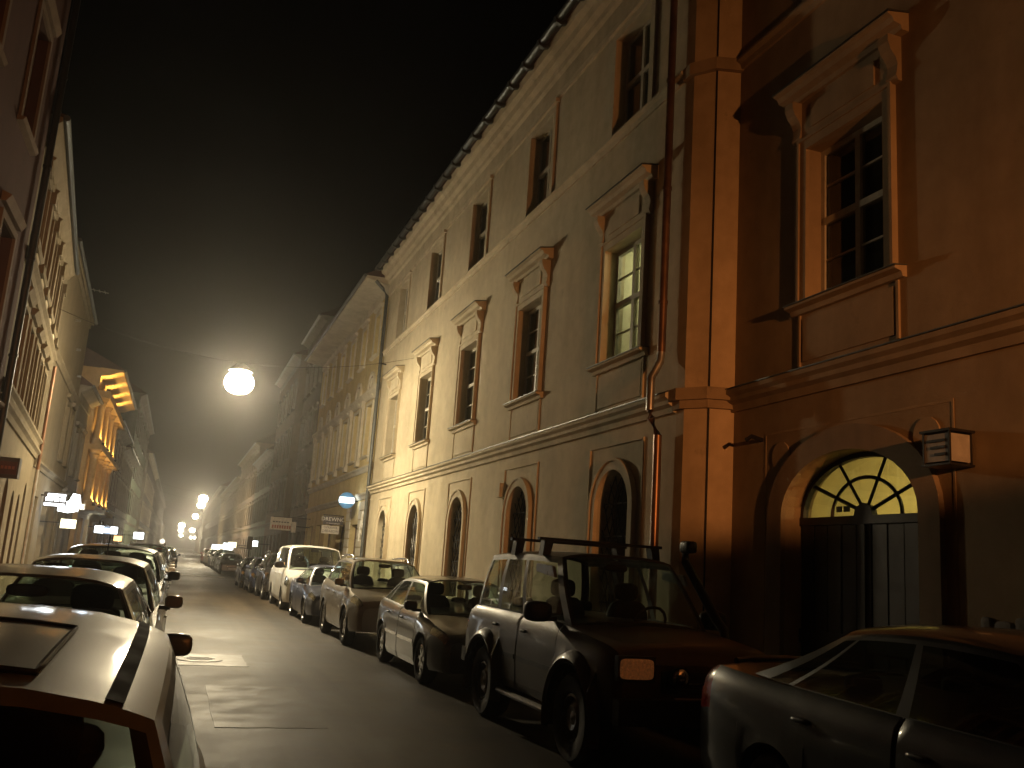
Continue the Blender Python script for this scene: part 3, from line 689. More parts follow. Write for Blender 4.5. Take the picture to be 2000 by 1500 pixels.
# plain taller house
a2 = R(1.9); bL2 = left_root('townhouse', -4.78, 43.4, a2); tag(bL2, 'plain flat-fronted cream house with ragged wall, left, behind the downpipe', 'building')
town_house(bL2, 12.2, 11.0, m_dull, m_dull, [1.6, 4.2], [(4.6, 2.1, 1.0)], [(.5, 1.7, .2, 2.9, 0), (2.6, 4.4, .4, 2.9, 0), (5.6, 7.4, .4, 2.9, 0), (9.2, 10.4, .2, 2.9, 0)], cornice=.18, roofh=2.6, courses=(3.7, 7.2), depth=8, cz=.3)
for i in range(3): MB().tube([(6.5 - i * 2.1, .0, 9.6 - i * .7), (6.5 - i * 2.1, .16, 9.6 - i * .7)], .05, 6).obj('wall_anchor', m_galv, bL2)
# gilded house with tall columns
bG = left_root('townhouse', -4.55, 62.2); tag(bG, 'floodlit golden townhouse with tall round columns on the left', 'building')
LG = 13.6
town_house(bG, LG, 9.95, m_gold, m_gold, [2.0, 5.2, 8.4, 11.6], [(3.7, 1.8, 1.0), (6.75, 1.3, 1.0)], [(1.0, 3.0, .2, 2.7, 0), (4.2, 6.2, .2, 2.7, 0), (7.4, 9.4, .2, 2.7, 0), (10.6, 12.6, .2, 2.7, 0)], cornice=1.05, roofh=2.4, courses=(2.9,), depth=8, cz=.9, wood=m_woodb)
for i, u in enumerate((3.6, 6.8, 10.0, 13.2)):
    for (z0, z1, r) in ((3.25, 5.95, .20), (6.2, 8.5, .17)):
        o = MB().lathe([(r * 1.35, z0), (r * 1.35, z0 + .28), (r * 1.15, z0 + .30), (r, z0 + .42), (r * .92, z1 - .42), (r * 1.05, z1 - .38)], 18, c=(u, .28, 0)).obj('column', m_gold, bG, 30)
        MB().lathe([(r * .92, z1 - .38), (r * 1.25, z1 - .25), (r * 1.15, z1 - .2), (r * 1.6, z1 - .06), (r * 1.6, z1)], 18, c=(u, .28, 0)).obj('capital', m_gold, o, 30)
MB().box(0, LG, 0, .62, 5.95, 6.2).obj('entablature', m_gold, bG); MB().box(0, LG, 0, .62, 8.5, 8.85).obj('entablature', m_gold, bG)
MB().box(0, LG, 0, .70, 3.05, 3.25).obj('column_ledge', m_gold, bG)
fm = MB().box(-.10, .10, -.07, .07, 0, .12).mesh('floodlight')
gl_ = []
for u in (3.6, 6.8, 10.0, 13.2):
    for z, p in ((3.27, 260), (6.22, 180), (8.87, 120)):
        f_ = obj('floodlight', fm, m_iron, bG, (u + .0, .60 if z < 8 else .45, z)); 
        light('flood_beam', (u, .66 if z < 8 else .5, z + .16), (1, .56, .14), p, bG, .05, 'SPOT', 115, (0, -.16, 1))
# rest of the left side
def far_left(y0, y1, H, wm, tm, nb, floors, label, x=-4.6, ground=True, **k):
    r = left_root('townhouse', x, y1); L_ = y1 - y0; bs = [L_ * (i + .5) / nb for i in range(nb)]
    tag(r, label, 'building')
    town_house(r, L_, H, wm, tm, bs, floors, [(u - .7, u + .7, .3, 2.9, 0) for u in bs] if ground else [], courses=(3.5,), depth=8, **k); return r
bLn = far_left(43.4, 48.5, 8.2, m_grey, m_grey, 2, [(4.4, 1.9, 1.0)], 'low grey house between the plain house and the golden columns', x=-4.75)
far_left(62.3, 76, 9.2, m_brown, m_pale, 5, [(4.3, 1.9, 1.0), (6.9, 1.4, 1.0)], 'brownish two-storey house past the golden columns')
far_left(76, 92, 8.8, m_pale, m_pale, 6, [(4.3, 1.9, 1.0), (6.7, 1.3, 1.0)], 'pale hazy house on the left past the brownish one')
far_left(92, 125, 15.5, m_green, m_grey, 9, [(4.6, 2.0, 1.1), (8.2, 1.9, 1.1), (12, 1.9, 1.1)], 'tall greenish townhouse in the haze on the left', x=-4.9, roofh=2.5)
far_left(125, 170, 13.0, m_grey, m_pale, 12, [(4.6, 2.0, 1.1), (8.2, 1.9, 1.1)], 'grey hazy house row far on the left', ground=False)
far_left(170, 300, 13.0, m_grey, m_grey, 26, [(4.6, 2.0, 1.1), (8.2, 1.9, 1.1)], 'farthest hazy row of houses on the left', ground=False, surround=False)
far_left(300, 560, 12.0, m_pale, m_pale, 30, [(4.6, 2.0, 1.1), (8.2, 1.9, 1.1)], 'faint last row of houses at the left end of the street', ground=False, surround=False, x=-7)
# roof antenna on the plain house
an = empty('roof_antenna', (-4.95, 41.5, 11.0)); tag(an, 'thin television antenna on the roof of the plain left house', 'antenna')
MB().tube([(0, 0, 0), (0, 0, 1.1)], .02, 5).obj('mast', m_galv, an); MB().tube([(-.1, 0, 1.05), (.9, 0, .95)], .018, 5).obj('boom', m_galv, an)
for i in range(4): MB().tube([(.1 + i * .22, -.25, 1.03 - i * .02), (.1 + i * .22, .25, 1.03 - i * .02)], .012, 4).obj('element', m_galv, an)

# ------------------------------------------------------------------ street lamps strung over the carriageway
def _bowl(st, col):
    def f(m, n, l, b):
        n.remove(b); e = mk(n, 'Emission'); e.inputs[0].default_value = (*col, 1); e.inputs[1].default_value = st
        t = mk(n, 'BsdfTransparent'); a = mk(n, 'AddShader'); l.new(e.outputs[0], a.inputs[0]); l.new(t.outputs[0], a.inputs[1]); l.new(a.outputs[0], n['Material Output'].inputs[0])
        m.cycles.emission_sampling = 'NONE'
    return f
m_bulb = mat('lamp_bowl', _bowl(30, (1, .92, .74)))
LCOL = (1.0, .81, .50)
def street_lamp(x, y, z, power, label, s=1.0, span=(-4.4, 6.8), near=True, bulb=None):
    r = empty('street_lamp', (x, y, z)); tag(r, label, 'street lamp', 'lamps strung over the street')
    MB().lathe([(.02, .40 * s), (.10 * s, .39 * s), (.16 * s, .32 * s), (.27 * s, .26 * s), (.31 * s, .19 * s), (.29 * s, .18 * s), (.2 * s, .21 * s), (.02, .23 * s)], 24, cap=False).obj('shade', m_galv, r, 50)
    MB().sup((0, 0, -.10 * s), .36 * s, .36 * s, .29 * s, .9, 24, 12).obj('bowl', bulb or m_bulb, r, 60)  # bowl enlarged past a real lamp to stand in for glare
    cb = MB()
    n = 12; cb.tube([(span[0] - x + (span[1] - span[0]) * k / n, 0, .42 * s + (1.1 * ((span[0] - x + (span[1] - span[0]) * k / n) / 6) ** 2)) for k in range(n + 1)], .006, 5)
    cb.obj('span_wire', m_iron, r)
    if power: luminaire(light('lamp_light', (0, 0, -.10 * s), LCOL, power, r, .16))
    return r
street_lamp(1.23, 30, 6.95, LAMP_W, 'brightest nearest street lamp hanging in mist over the road', 1.25)
street_lamp(2.13, 103.6, 6.9, LAMP_W * .9, 'second street lamp, large glare above the far road', 1.3, span=(-4.6, 6.8))
street_lamp(2.32, 119.7, 6.9, LAMP_W * .5, 'third street lamp close below the second glare', 1.2, span=(-4.6, 6.8))
street_lamp(2.52, 163, 6.9, LAMP_W * .7, 'fourth street lamp of the right-hand string of far lamps', 1.3, span=(-4.6, 6.8))
for (x, y, lb) in ((.82, 238, 'topmost of the three left far street lamps'), (.97, 305, 'middle one of the three left far street lamps'), (4.1, 290, 'far street lamp above the lowest pair on the right'),
                   (1.78, 440, 'lowest of the three left far street lamps'), (6.9, 500, 'left one of the lowest pair of far street lamps'), (8.3, 490, 'right one of the lowest pair of far street lamps')):
    street_lamp(x, y, 6.9, LAMP_W * .7, lb, 2.0, span=(-6.5, 10.0))
# the sodium lamp on its post at the right kerb, behind the photographer; a set curve cuts its light low down
sl = empty('post_lamp', (6.05, -5.5, .115)); tag(sl, 'orange sodium lamp on a short post at the right kerb behind the viewer', 'street lamp')
MB().lathe([(.09, 0), (.09, .5), (.06, .55), (.045, 4.0)], 14).obj('post', m_iron, sl, 40)
MB().tube([(0, 0, 3.9), (-.3, 0, 4.12), (-1.3, 0, 4.12)], .03, 8).obj('arm', m_iron, sl)
MB().box(-1.62, -1.25, -.14, .10, 3.86, 4.13).obj('housing', m_iron, sl)
MB().box(-1.60, -1.27, .102, .125, 3.88, 4.10).obj('glass', mat('sodium_glass', _bowl(12, (1, .42, .10))), sl)
MB().box(-1.68, -1.655, -.14, .62, 3.80, 4.20).obj('added_shield', m_iron, sl)  # added plate keeping the orange light off the left house
luminaire(light('sodium_light', (-1.44, .24, 3.99), (1, .37, .105), 4500, sl, .10), BEAM_CUT)

# ------------------------------------------------------------------ signs
m_signw = simple('sign_white', (.62, .58, .50), .6); m_signd = simple('sign_dark', (.06, .055, .06), .5); m_letw = simple('letter_white', (.75, .73, .68), .6)
def upright(me, m, parent, loc, facing=0):   # lettering stands in the x-z plane facing -y
    o = obj('lettering', me, m, parent, loc); o.rotation_euler = (R(90), 0, facing); return o
# projecting DREWNO sign
sg = empty('shop_sign', (6.8, 41, 3.15)); tag(sg, 'dark hanging sign with the white word DREWNO on the yellow house', 'sign')
MB().box(-.88, -.02, -.03, .03, -.14, .22).obj('board', m_signd, sg); MB().box(-.90, 0, -.012, .012, .24, .28).obj('bracket', m_iron, sg)
upright(text_mesh('DREWNO', .235), m_letw, sg, (-.45, -.036, .085)); upright(text_mesh('w nowoczesnych', .085), m_letw, sg, (-.45, -.036, -.08))
sg = empty('shop_sign', (6.66, 40.9, 2.98)); tag(sg, 'white hanging sign with two black lines under the DREWNO board', 'sign')
MB().box(-.80, -.04, -.025, .025, -.37, -.02).obj('board', m_signw, sg)
upright(text_mesh('OPRAWA', .14), m_signd, sg, (-.42, -.03, -.11)); upright(text_mesh('OBRAZÓW', .14), m_signd, sg, (-.42, -.03, -.26))
MB().box(-.03, .14, -.012, .012, -.06, -.02).obj('bracket', m_iron, sg)
# round light-box
sg = empty('round_light_box', (6.33, 38, 3.93)); tag(sg, 'round blue projecting light-box with a glowing white band', 'sign')
MB().lathe([(.33, -.09), (.335, 0), (.33, .09)], 36, 'y').obj('disc', simple('sign_blue', (.05, .14, .22), .35), sg, 40)
def band(y):
    n = 10; zt, zb = .13, -.11; pts = []
    for k in range(n + 1): z = zb + (zt - zb) * k / n; pts.append((math.sqrt(.32 ** 2 - z * z), z))
    poly = pts + [(-p[0], p[1]) for p in reversed(pts)]
    return MB().prism(poly, 1, y, y + .012)
band(-.105).obj('lit_band', emit('band_light', (.80, .93, 1), 2.6), sg); band(.092).obj('lit_band', emit('band_light', (.80, .93, 1), 2.6), sg)
MB().tube([(.32, 0, 0), (.49, 0, 0)], .025, 6).obj('arm', m_iron, sg)
light('band_glow', (0, -.35, 0), (.75, .9, 1), 10, sg, .1)
# white boards
sg = empty('advert_board', (6.8, 52, 2.9)); tag(sg, 'large off-white projecting board with faded red lettering above the van', 'sign')
MB().box(-2.12, -1.0, -.04, .04, -.02, .66).obj('board', m_signw, sg); MB().box(-.98, -.74, -.04, .04, -.1, .46).obj('side_board', m_signw, sg)
MB().box(-.74, 0, -.02, .02, .2, .25).obj('bracket', m_iron, sg); MB().box(-2.0, 0, -.02, .02, .67, .70).obj('bracket', m_iron, sg)
m_redl = simple('letter_red', (.35, .12, .08), .6)
for i in range(8): MB().box(-2.02 + i * .13, -1.93 + i * .13, -.047, -.041, .06, .24).obj('lettering', m_redl, sg)
for i in range(6): MB().box(-2.0 + i * .15, -1.89 + i * .15, -.047, -.041, .38, .44).obj('lettering', m_signd, sg)
# graffiti strokes on the pier by the downpipe
gr = empty('graffiti', (6.735, 36.2, 2.2)); tag(gr, 'white looping graffiti painted on the pier beside the downpipe', 'graffiti')
for (pts, r_) in (([(0, -.2, 1.1), (0, .05, 1.25), (0, .15, .95), (0, -.1, .7), (0, .1, .6)], .045), ([(0, -.25, .6), (0, .1, .72), (0, .2, .45), (0, -.15, .35), (0, .15, .2)], .045), ([(0, .3, .9), (0, .4, .5), (0, .32, .1)], .04)):
    MB().tube(pts, r_, 6).obj('stroke', m_letw, gr)
# left: dark box sign
sg = empty('projecting_sign', (-3.45, 20.5, 2.9)); tag(sg, 'dark box sign projecting from the red house at the left edge', 'sign')
MB().box(0.0, .36, -.14, .14, -.2, .2).obj('box', m_signd, sg); MB().box(.03, .33, -.15, -.142, -.13, .12).obj('panel', simple('sign_maroon', (.10, .03, .03), .4), sg)
for i in range(4): MB().box(.05 + i * .065, .095 + i * .065, -.158, -.151, -.03, .03).obj('lettering', m_redl, sg)
# left: cluster of lit signs
m_lit = emit('lit_white', (.90, .96, 1), 5.0); m_lit2 = emit('lit_blue', (.55, .75, 1), 3.0); m_lity = emit('lit_yellow', (1, .92, .62), 2.2)
sg = empty('light_box_sign', (-4.0, 35, 2.9)); tag(sg, 'white light-box sign with dark lettering bars on the plain left house', 'sign')
MB().box(-.40, .32, -.06, .06, -.26, .24).obj('case', m_signd, sg)
for (z0, z1, x0, x1) in ((-.22, -.13, -.36, .28), (.10, .19, -.28, .28), (-.06, .06, -.33, -.10), (-.06, .06, -.06, .08), (-.06, .06, .12, .28)): MB().box(x0, x1, -.075, -.061, z0, z1).obj('lit_line', m_lit, sg)
MB().box(-.8, -.4, -.02, .02, .1, .14).obj('arm', m_iron, sg)
sg = empty('light_box_sign', (-3.78, 37, 2.8)); tag(sg, 'brightest irregular white light-box behind the lettered one', 'sign')
MB().prism([(-.36, -.22), (-.02, -.26), (.30, -.18), (.36, .12), (.30, .40), (.08, .44), (-.02, .16), (-.34, .04)], 1, -.08, .08).obj('lit_case', emit('lit_strong', (.90, .96, 1), 9), sg)
MB().box(.37, .52, -.05, .05, -.12, .10).obj('side_plate', m_signw, sg); MB().box(-.9, -.36, -.02, .02, -.05, .0).obj('arm', m_iron, sg)
light('sign_glow', (0, -.4, -.1), (.85, .94, 1), 45, sg, .25)
sg = empty('light_box_sign', (-3.72, 37, 2.15)); tag(sg, 'small yellowish light-box below the brightest white one', 'sign')
MB().box(-.25, .25, -.08, .08, -.16, .16).obj('lit_case', m_lity, sg); MB().box(-.95, -.25, -.02, .02, .0, .04).obj('arm', m_iron, sg)
sg = empty('light_box_sign', (-3.6, 55, 2.24)); tag(sg, 'wide blue and white lit sign below the golden columns', 'sign')
MB().box(-.64, .58, -.08, .08, -.22, .22).obj('case', m_signd, sg); MB().box(-.60, -.15, -.095, -.081, -.18, .19).obj('lit_panel', m_lit, sg); MB().box(-.10, .16, -.095, -.081, -.15, .10).obj('lit_panel', m_lit2, sg); MB().box(.20, .55, -.095, -.081, -.18, .19).obj('lit_panel', m_lit, sg)
MB().box(-.95, -.64, -.02, .02, .1, .14).obj('arm', m_iron, sg)
light('sign_glow', (0, -.5, 0), (.7, .85, 1), 40, sg, .25)
for (x, y, z, s, m_, lb) in ((-3.2, 90, 2.35, .42, m_lit, 'bright white lit sign far left below the hazy houses'), (-3.9, 72, 1.9, .26, emit('lit_orange', (1, .55, .2), 3), 'small warm orange lit sign low on the left'), (5.6, 74, 2.25, .30, m_lit, 'white square lit sign above the far right cars'),
                             (4.6, 84, 2.1, .34, m_lity, 'first pale lit shop panel above far right cars'), (4.0, 90, 1.9, .30, m_lity, 'second pale lit shop panel farther along right'), (5.2, 102, 2.0, .5, m_lit, 'white lit shop sign in the far right haze'), (5.0, 128, 1.9, .5, m_lit, 'smallest white lit shop sign in the far right haze')):
    g_ = empty('light_box_sign', (x, y, z)); tag(g_, lb, 'sign')
    MB().box(-s, s, -.10, .10, -s * .7, s * .7).obj('lit_case', m_, g_)
    wx = -4.7 if x < 0 else 6.8
    MB().tube([((s if x > 0 else -s), 0, 0), (wx - x, 0, 0)], .03, 5).obj('arm', m_iron, g_)
rl = empty('lollipop_sign', (-1.40, 110, 0)); tag(rl, 'round pale sign on a thin post at the far left kerb', 'sign')
MB().tube([(0, 0, 0), (0, 0, 2.1)], .04, 6).obj('post', m_galv, rl); MB().lathe([(.27, -.03), (.27, .03)], 20, 'y', (0, 0, 2.1)).obj('disc', emit('lit_disc', (1, .95, .85), 1.2), rl)
tr = empty('traffic_light', (4.35, 60.5, 0)); tag(tr, 'dark traffic light seen from behind by the far right cars', 'traffic light')
MB().tube([(0, 0, 0), (0, 0, 2.0)], .05, 8).obj('pole', m_iron, tr); MB().box(-.16, .16, -.12, .12, 1.75, 2.55).obj('housing', m_iron, tr)

# ------------------------------------------------------------------ vehicles
m_tyre = simple('tyre', (.025, .024, .023), .8, var=.3, scale=20); m_rim = simple('alloy', (.48, .47, .45), .3, .85, var=.15); m_steelrim = simple('steel_rim', (.20, .19, .18), .45, .7)
m_black = simple('black_plastic', (.022, .021, .021), .5, var=.3); m_under = simple('underbody', (.012, .012, .012), .9); m_seat = simple('seat_cloth', (.028, .026, .026), .95)
m_cglass = glass('car_glass', (.74, .82, .76), .08, .03); m_ctint = glass('car_glass_tinted', (.22, .24, .22), .12, .05)
m_chrome = simple('chrome', (.7, .69, .66), .15, 1.0, var=.1)
m_lens = glass('lamp_lens', (.85, .86, .84), .16, .03); m_refl = simple('reflector', (.65, .63, .58), .18, 1.0, var=.5, scale=26)
m_lens_glint = simple('painted_lens_glint', (.62, .20, .05), .25, 0.0, var=.5, scale=40, spec=.8); m_lens_glint.node_tree.nodes['Principled BSDF'].inputs['Emission Color'].default_value = (1, .34, .09, 1); m_lens_glint.node_tree.nodes['Principled BSDF'].inputs['Emission Strength'].default_value = .045; m_redlens = simple('red_lens', (.35, .02, .015), .2, 0, var=.3, spec=.8)  # orange lens: colour and faint glow stand in for reflected sodium light
m_plate = simple('number_plate', (.60, .59, .55), .5)
def smooth_line(pts, L, sig=.05):
    xs = np.linspace(-.3, L + .3, 400); ys = np.interp(xs, [p[0] for p in pts], [p[1] for p in pts])
    k = np.arange(-40, 41) * (xs[1] - xs[0]); g = np.exp(-.5 * (k / sig) ** 2); g /= g.sum()
    yp = np.convolve(np.pad(ys, 40, mode='edge'), g, mode='valid')
    return lambda s: float(np.interp(s, xs, yp))
def make_wheel(root, x, y, r, w, rimr, side, kind, m_r):
    hubm = MB().lathe([(rimr * .5, -w * .25), (rimr * .5, w * .1)], 14, 'y')
    wh = hubm.obj('wheel', m_iron, root, 40, (x, y, r))
    h = w / 2
    ty = MB().lathe([(rimr, -h * .8), (rimr + .02, -h * .95), (r - .035, -h), (r - .008, -h * .75), (r, -h * .35), (r, h * .35), (r - .008, h * .75), (r - .035, h), (rimr + .02, h * .95), (rimr, h * .8)], 32, 'y', cap=False).obj('tyre', m_tyre, wh, 50)
    b = MB(); o = side * h * .75
    b.lathe([(rimr + .004, -side * h * .7), (rimr + .004, o), (rimr - .02, o + side * .012), (rimr - .035, o - side * .03), (rimr - .04, -side * h * .6)], 32, 'y', cap=False)
    if kind == 'steel':
        b.lathe([(rimr - .03, o - side * .05), (rimr * .62, o - side * .02), (rimr * .5, o + side * .005), (rimr * .28, o - side * .01), (.0, o + side * .01)], 28, 'y', cap=False)
    else:
        n = 5 if kind == 'five' else 7
        for k in range(n):
            a = 2 * PI * k / n + .2; ca, sa = math.cos(a), math.sin(a); wd = .038 if n == 5 else .026
            pts = [(rimr * .12, -wd * 1.2), (rimr * .97, -wd * .8), (rimr * .97, wd * .8), (rimr * .12, wd * 1.2)]
            vs = [(p[0] * ca - p[1] * sa, yy, p[0] * sa + p[1] * ca) for yy in (o - side * .035, o - side * .0) for p in pts]
            b.add(vs, [(0, 1, 2, 3), (4, 5, 6, 7), (0, 1, 5, 4), (1, 2, 6, 5), (2, 3, 7, 6), (3, 0, 4, 7)])
        b.lathe([(rimr * .22, o - side * .04), (rimr * .2, o + side * .008), (0, o + side * .012)], 16, 'y', cap=False)
    b.obj('rim', m_r, wh, 35)
    return wh
def make_car(name, sp, pm):
    """sp: dict of dimensions; local x = forward, y = left, z up; s runs from the nose to the tail"""
    L, Wd, H = sp['L'], sp['W'], sp['H']; root = empty(name, (0, 0, 0))
    X = lambda s: L / 2 - s
    top = smooth_line(sp['top'], L, sp.get('sig', .05)); bot = smooth_line(sp['bot'], L, .05)
    fo, wb, wr = sp['fo'], sp['wb'], sp['wr']; ax = (fo, fo + wb); ar = wr + sp.get('gap', .045)
    pf, pr, lf, lr = sp.get('plan', (.15, .12, .9, .8))
    def plan(s):
        v = 1.0
        if s < lf: v -= pf * ((lf - s) / lf) ** 2.4
        if s > L - lr: v -= pr * ((s - (L - lr)) / lr) ** 2.6
        e = sp.get('endr', .10)
        if s < e: v -= .06 * (1 - s / e) ** 2
        if s > L - e: v -= .05 * (1 - (L - s) / e) ** 2
        return v * Wd / 2
    def arch(s):
        z = 0
        for a in ax:
            d = abs(s - a)
            if d < ar: z = max(z, wr + math.sqrt(ar * ar - d * d) * sp.get('archk', 1.0))
        return z
    doors = sp['doors']; seams = sorted({d for p in doors for d in p})
    st = set(np.linspace(0, L, 40).round(4)) | {0, .015, .04, .08, L - .015, L - .04, L - .08}
    for a in ax: st |= {round(float(a + ar * math.sin(t)), 4) for t in np.linspace(-PI / 2, PI / 2, 17)} | {round(a - ar - .004, 4), round(a + ar + .004, 4)}
    for d in seams: st |= {d - .009, d, d + .009}
    for k in ('hl', 'tl', 'hood'):
        if k in sp: st |= {sp[k][0], sp[k][1]}
    st = sorted(s for s in st if 0 <= s <= L)
    st = [s for i, s in enumerate(st) if i == 0 or s - st[i - 1] > .0035]
    YF = sp.get('yf', (0, .66, .68, .95, .985, 1.0, 1.0, .985, .955, .90, .6, 0)); ZF = sp.get('zf', (0, 0, 0, 0, .12, .38, .62, .82, .93, 1, 1, 1)); cr = sp.get('crown', .035)
    secs = []
    for s in st:
        w = plan(s); zb, zt = bot(s), top(s); h = zt - zb; A = max(zb, arch(s)); sec = []
        for k in range(12):
            y = YF[k] * w; z = zb + ZF[k] * h
            if k == 10: z += cr * .7
            if k == 11: z += cr
            if k >= 2 and k < 9: z = max(z, A + .004 * (k - 2))
            if A > zb + .02 and 3 <= k <= 5: y = w * max(YF[k], .985) + sp.get('lip', .012)
            if any(abs(s - d) < .002 for d in seams) and 4 <= k <= 8 and A < zb + .1: y -= .014
            sec.append((y, min(z, zt + cr)))
        secs.append(sec)
    parts = {}
    def cat(s, k, side):
        if k <= 2: return 'underbody'
        for i, (a, b) in enumerate(doors):
            if a + .004 < s < b - .004 and 4 <= k <= 8 and not (k == 4 and arch(s) > bot(s) + .05): return ('door', i, side)
        if 'hl' in sp and sp['hl'][0] <= s <= sp['hl'][1] and sp['hl'][2] <= k <= sp['hl'][3]: return ('headlight', side)
        if 'tl' in sp and sp['tl'][0] <= s <= sp['tl'][1] and sp['tl'][2] <= k <= sp['tl'][3]: return ('tail_light', side)
        if sp['hood'][0] <= s <= sp['hood'][1] and k >= 9: return 'hood'
        if sp.get('clad') and 3 <= k <= sp['clad'] : return 'cladding'
        return 'body'
    for side in (1, -1):
        for i in range(len(st) - 1):
            sm = (st[i] + st[i + 1]) / 2
            for k in range(11):
                c = cat(sm, k, side); p = parts.setdefault(c, MB())
                a, b = secs[i], secs[i + 1]
                q = [(X(st[i]), side * a[k][0], a[k][1]), (X(st[i + 1]), side * b[k][0], b[k][1]), (X(st[i + 1]), side * b[k + 1][0], b[k + 1][1]), (X(st[i]), side * a[k + 1][0], a[k + 1][1])]
                if side < 0: q.reverse()
                p.quad(*q)
    for i in (0, len(st) - 1):
        sec = secs[i]; poly = [(X(st[i]), y, z) for (y, z) in sec] + [(X(st[i]), -y, z) for (y, z) in reversed(sec[1:-1])]
        parts['body'].quad(*(poly if i else poly[::-1]))
    # ---------------- cabin
    s1, s2, s3, s4 = sp['cab']; zr = H; yb, yr = sp.get('yb', .925) * Wd / 2, sp.get('yr', .70) * Wd / 2
    bf, br = sp.get('bulge', (.10, .06)); drop = sp.get('drop', .07)
    NV = [0, .05, .25, .45, .65, .85, .90, .955, 1.0]; UB = sp['ub']        # UB: list of (u, type of the cell that follows)
    us = []
    for i, (u, t) in enumerate(UB[:-1]):
        n = 3 if t == 'G' else 1
        for j in range(n): us.append((u + (UB[i + 1][0] - u) * j / n, (t, i)))
    us.append((UB[-1][0], None))
    def curve(v, k): return v + k * math.sin(PI * v)
    def zroof(u): return zr - drop - sp.get('roofdip', (.05, .07))[0] * (1 - u) ** 3 - sp.get('roofdip', (.05, .07))[1] * u ** 3
    def P(u, v, side):
        cF, cR = sp.get('curv', (.0, .10)); sf = s1 + (s2 - s1) * curve(v, cF * .5); sr = s4 + (s3 - s4) * curve(v, cR * .5)
        s = sf + (sr - sf) * u; s0 = s1 + (s4 - s1) * u
        zb_ = top(s0) - .015
        z = zb_ + (zroof(u) - zb_) * v
        tp = 1 - sp.get('ctaper', (.07, .09))[0] * (1 - u) ** 3 - sp.get('ctaper', (.07, .09))[1] * u ** 3
        y = (yb + (yr - yb) * v + .028 * math.sin(PI * v)) * tp
        y = min(y, plan(s0) * .965 if v < .01 else 9)
        return (X(s), side * y, z)
    for side in (1, -1):
        for i in range(len(us) - 1):
            t, idx = us[i][1]
            for j in range(len(NV) - 1):
                v0, v1 = NV[j], NV[j + 1]
                if j in (0, 6): c = 'window_trim' if t in 'GT' else 'body'
                elif j == 7: c = 'body'
                else: c = ('side_window', idx, side) if t == 'G' else ('window_trim' if t == 'T' else 'body')
                q = [P(us[i][0], v0, side), P(us[i + 1][0], v0, side), P(us[i + 1][0], v1, side), P(us[i][0], v1, side)]
                if side < 0: q.reverse()
                parts.setdefault(c, MB()).quad(*q)
    TS = [-1, -.97, -.93, -.86, -.7, -.45, -.2, 0, .2, .45, .7, .86, .93, .97, 1]
    def shp(t): return 1 - abs(t) ** 4
    def E(u, v, t):
        p = P(u, v, 1); bl = (bf if u == 0 else -br) * (1 - t * t)
        return (p[0] + bl * (1 - .25 * v), p[1] * t, p[2] + (drop * shp(t)) * v + (cr + .015) * (1 - t * t) * (1 - v))
    for (u, nm) in ((0.0, 'windshield'), (1.0, 'rear_window')):
        for j in range(len(NV) - 1):
            for k in range(len(TS) - 1):
                c = nm if (j not in (0, 7) and 2 <= k <= len(TS) - 4) else 'window_trim' if (j in (0,) or (k in (1, len(TS) - 3) and j != 7)) else 'body'
                q = [E(u, NV[j], TS[k]), E(u, NV[j], TS[k + 1]), E(u, NV[j + 1], TS[k + 1]), E(u, NV[j + 1], TS[k])]
                if u == 0: q.reverse()
                parts.setdefault(c, MB()).quad(*q)
    UR = np.linspace(0, 1, 13)
    def RP(u, t):
        a, b = E(0.0, 1, t), E(1.0, 1, t); p = P(u, 1, 1)
        x = a[0] + (b[0] - a[0]) * u
        return (x, p[1] * t, zroof(u) + drop * shp(t))
    rp = parts.setdefault('roof', MB())
    for i in range(12):
        for k in range(len(TS) - 1):
            rp.quad(RP(UR[i], TS[k]), RP(UR[i], TS[k + 1]), RP(UR[i + 1], TS[k + 1]), RP(UR[i + 1], TS[k]))
    names = {'body': pm, 'roof': pm, 'hood': pm, 'door': pm, 'underbody': m_under, 'window_trim': m_black, 'side_window': sp.get('sg', m_cglass), 'windshield': sp.get('wg', m_cglass), 'rear_window': sp.get('rg', m_cglass), 'headlight': m_refl, 'tail_light': m_redlens, 'cladding': m_black}
    if sp.get('roof_m'): names['roof'] = sp['roof_m']
    objs = {}
    for c, b in parts.items():
        nm = c if isinstance(c, str) else c[0]
        # weld the quads of a part so that shading is smooth
        idx = {}; nv = []; remap = []
        for p in b.v:
            kx = (round(p[0], 4), round(p[1], 4), round(p[2], 4))
            if kx not in idx: idx[kx] = len(nv); nv.append(p)
            remap.append(idx[kx])
        b.v = nv; fs = []
        for f in b.f:
            g = [remap[i] for i in f]; g2 = [g[i] for i in range(len(g)) if g[i] != g[i - 1]]
            if len(set(g2)) >= 3: fs.append(tuple(dict.fromkeys(g2)))
        b.f = fs
        objs[c] = b.obj(nm, names[nm], root, 38)
    # lamps get a clear lens over the reflector
    for side in (1, -1):
        for nm in ('headlight',):
            if (nm, side) in objs:
                me = objs[(nm, side)].data.copy(); me.materials.clear()
                for v in me.vertices: v.co = v.co + Vector((.006, side * .006, .003))
                obj('lens', me, m_lens, objs[(nm, side)])
    # door handles, sill trim, mirrors
    for i, (a, b_) in enumerate(doors):
        for side in (1, -1):
            d = objs.get(('door', i, side))
            if d:
                zt = top(b_ - .2); s = b_ - .17; y = plan(s) * .985
                MB().sup((X(s), side * (y + .012), bot(s) + (zt - bot(s)) * .80), .085, .016, .016, .6, 10, 6).obj('handle', sp.get('handle', pm), d, 60)
                if sp.get('strip'): MB().box(X(b_ - .03), X(a + .03), side * (plan(s) * 1.0) - .008, side * plan(s) + .014, bot(s) + (zt - bot(s)) * .40, bot(s) + (zt - bot(s)) * .46).obj('rub_strip', sp['strip'], d)
    ms = s1 + sp.get('mir', .32); 
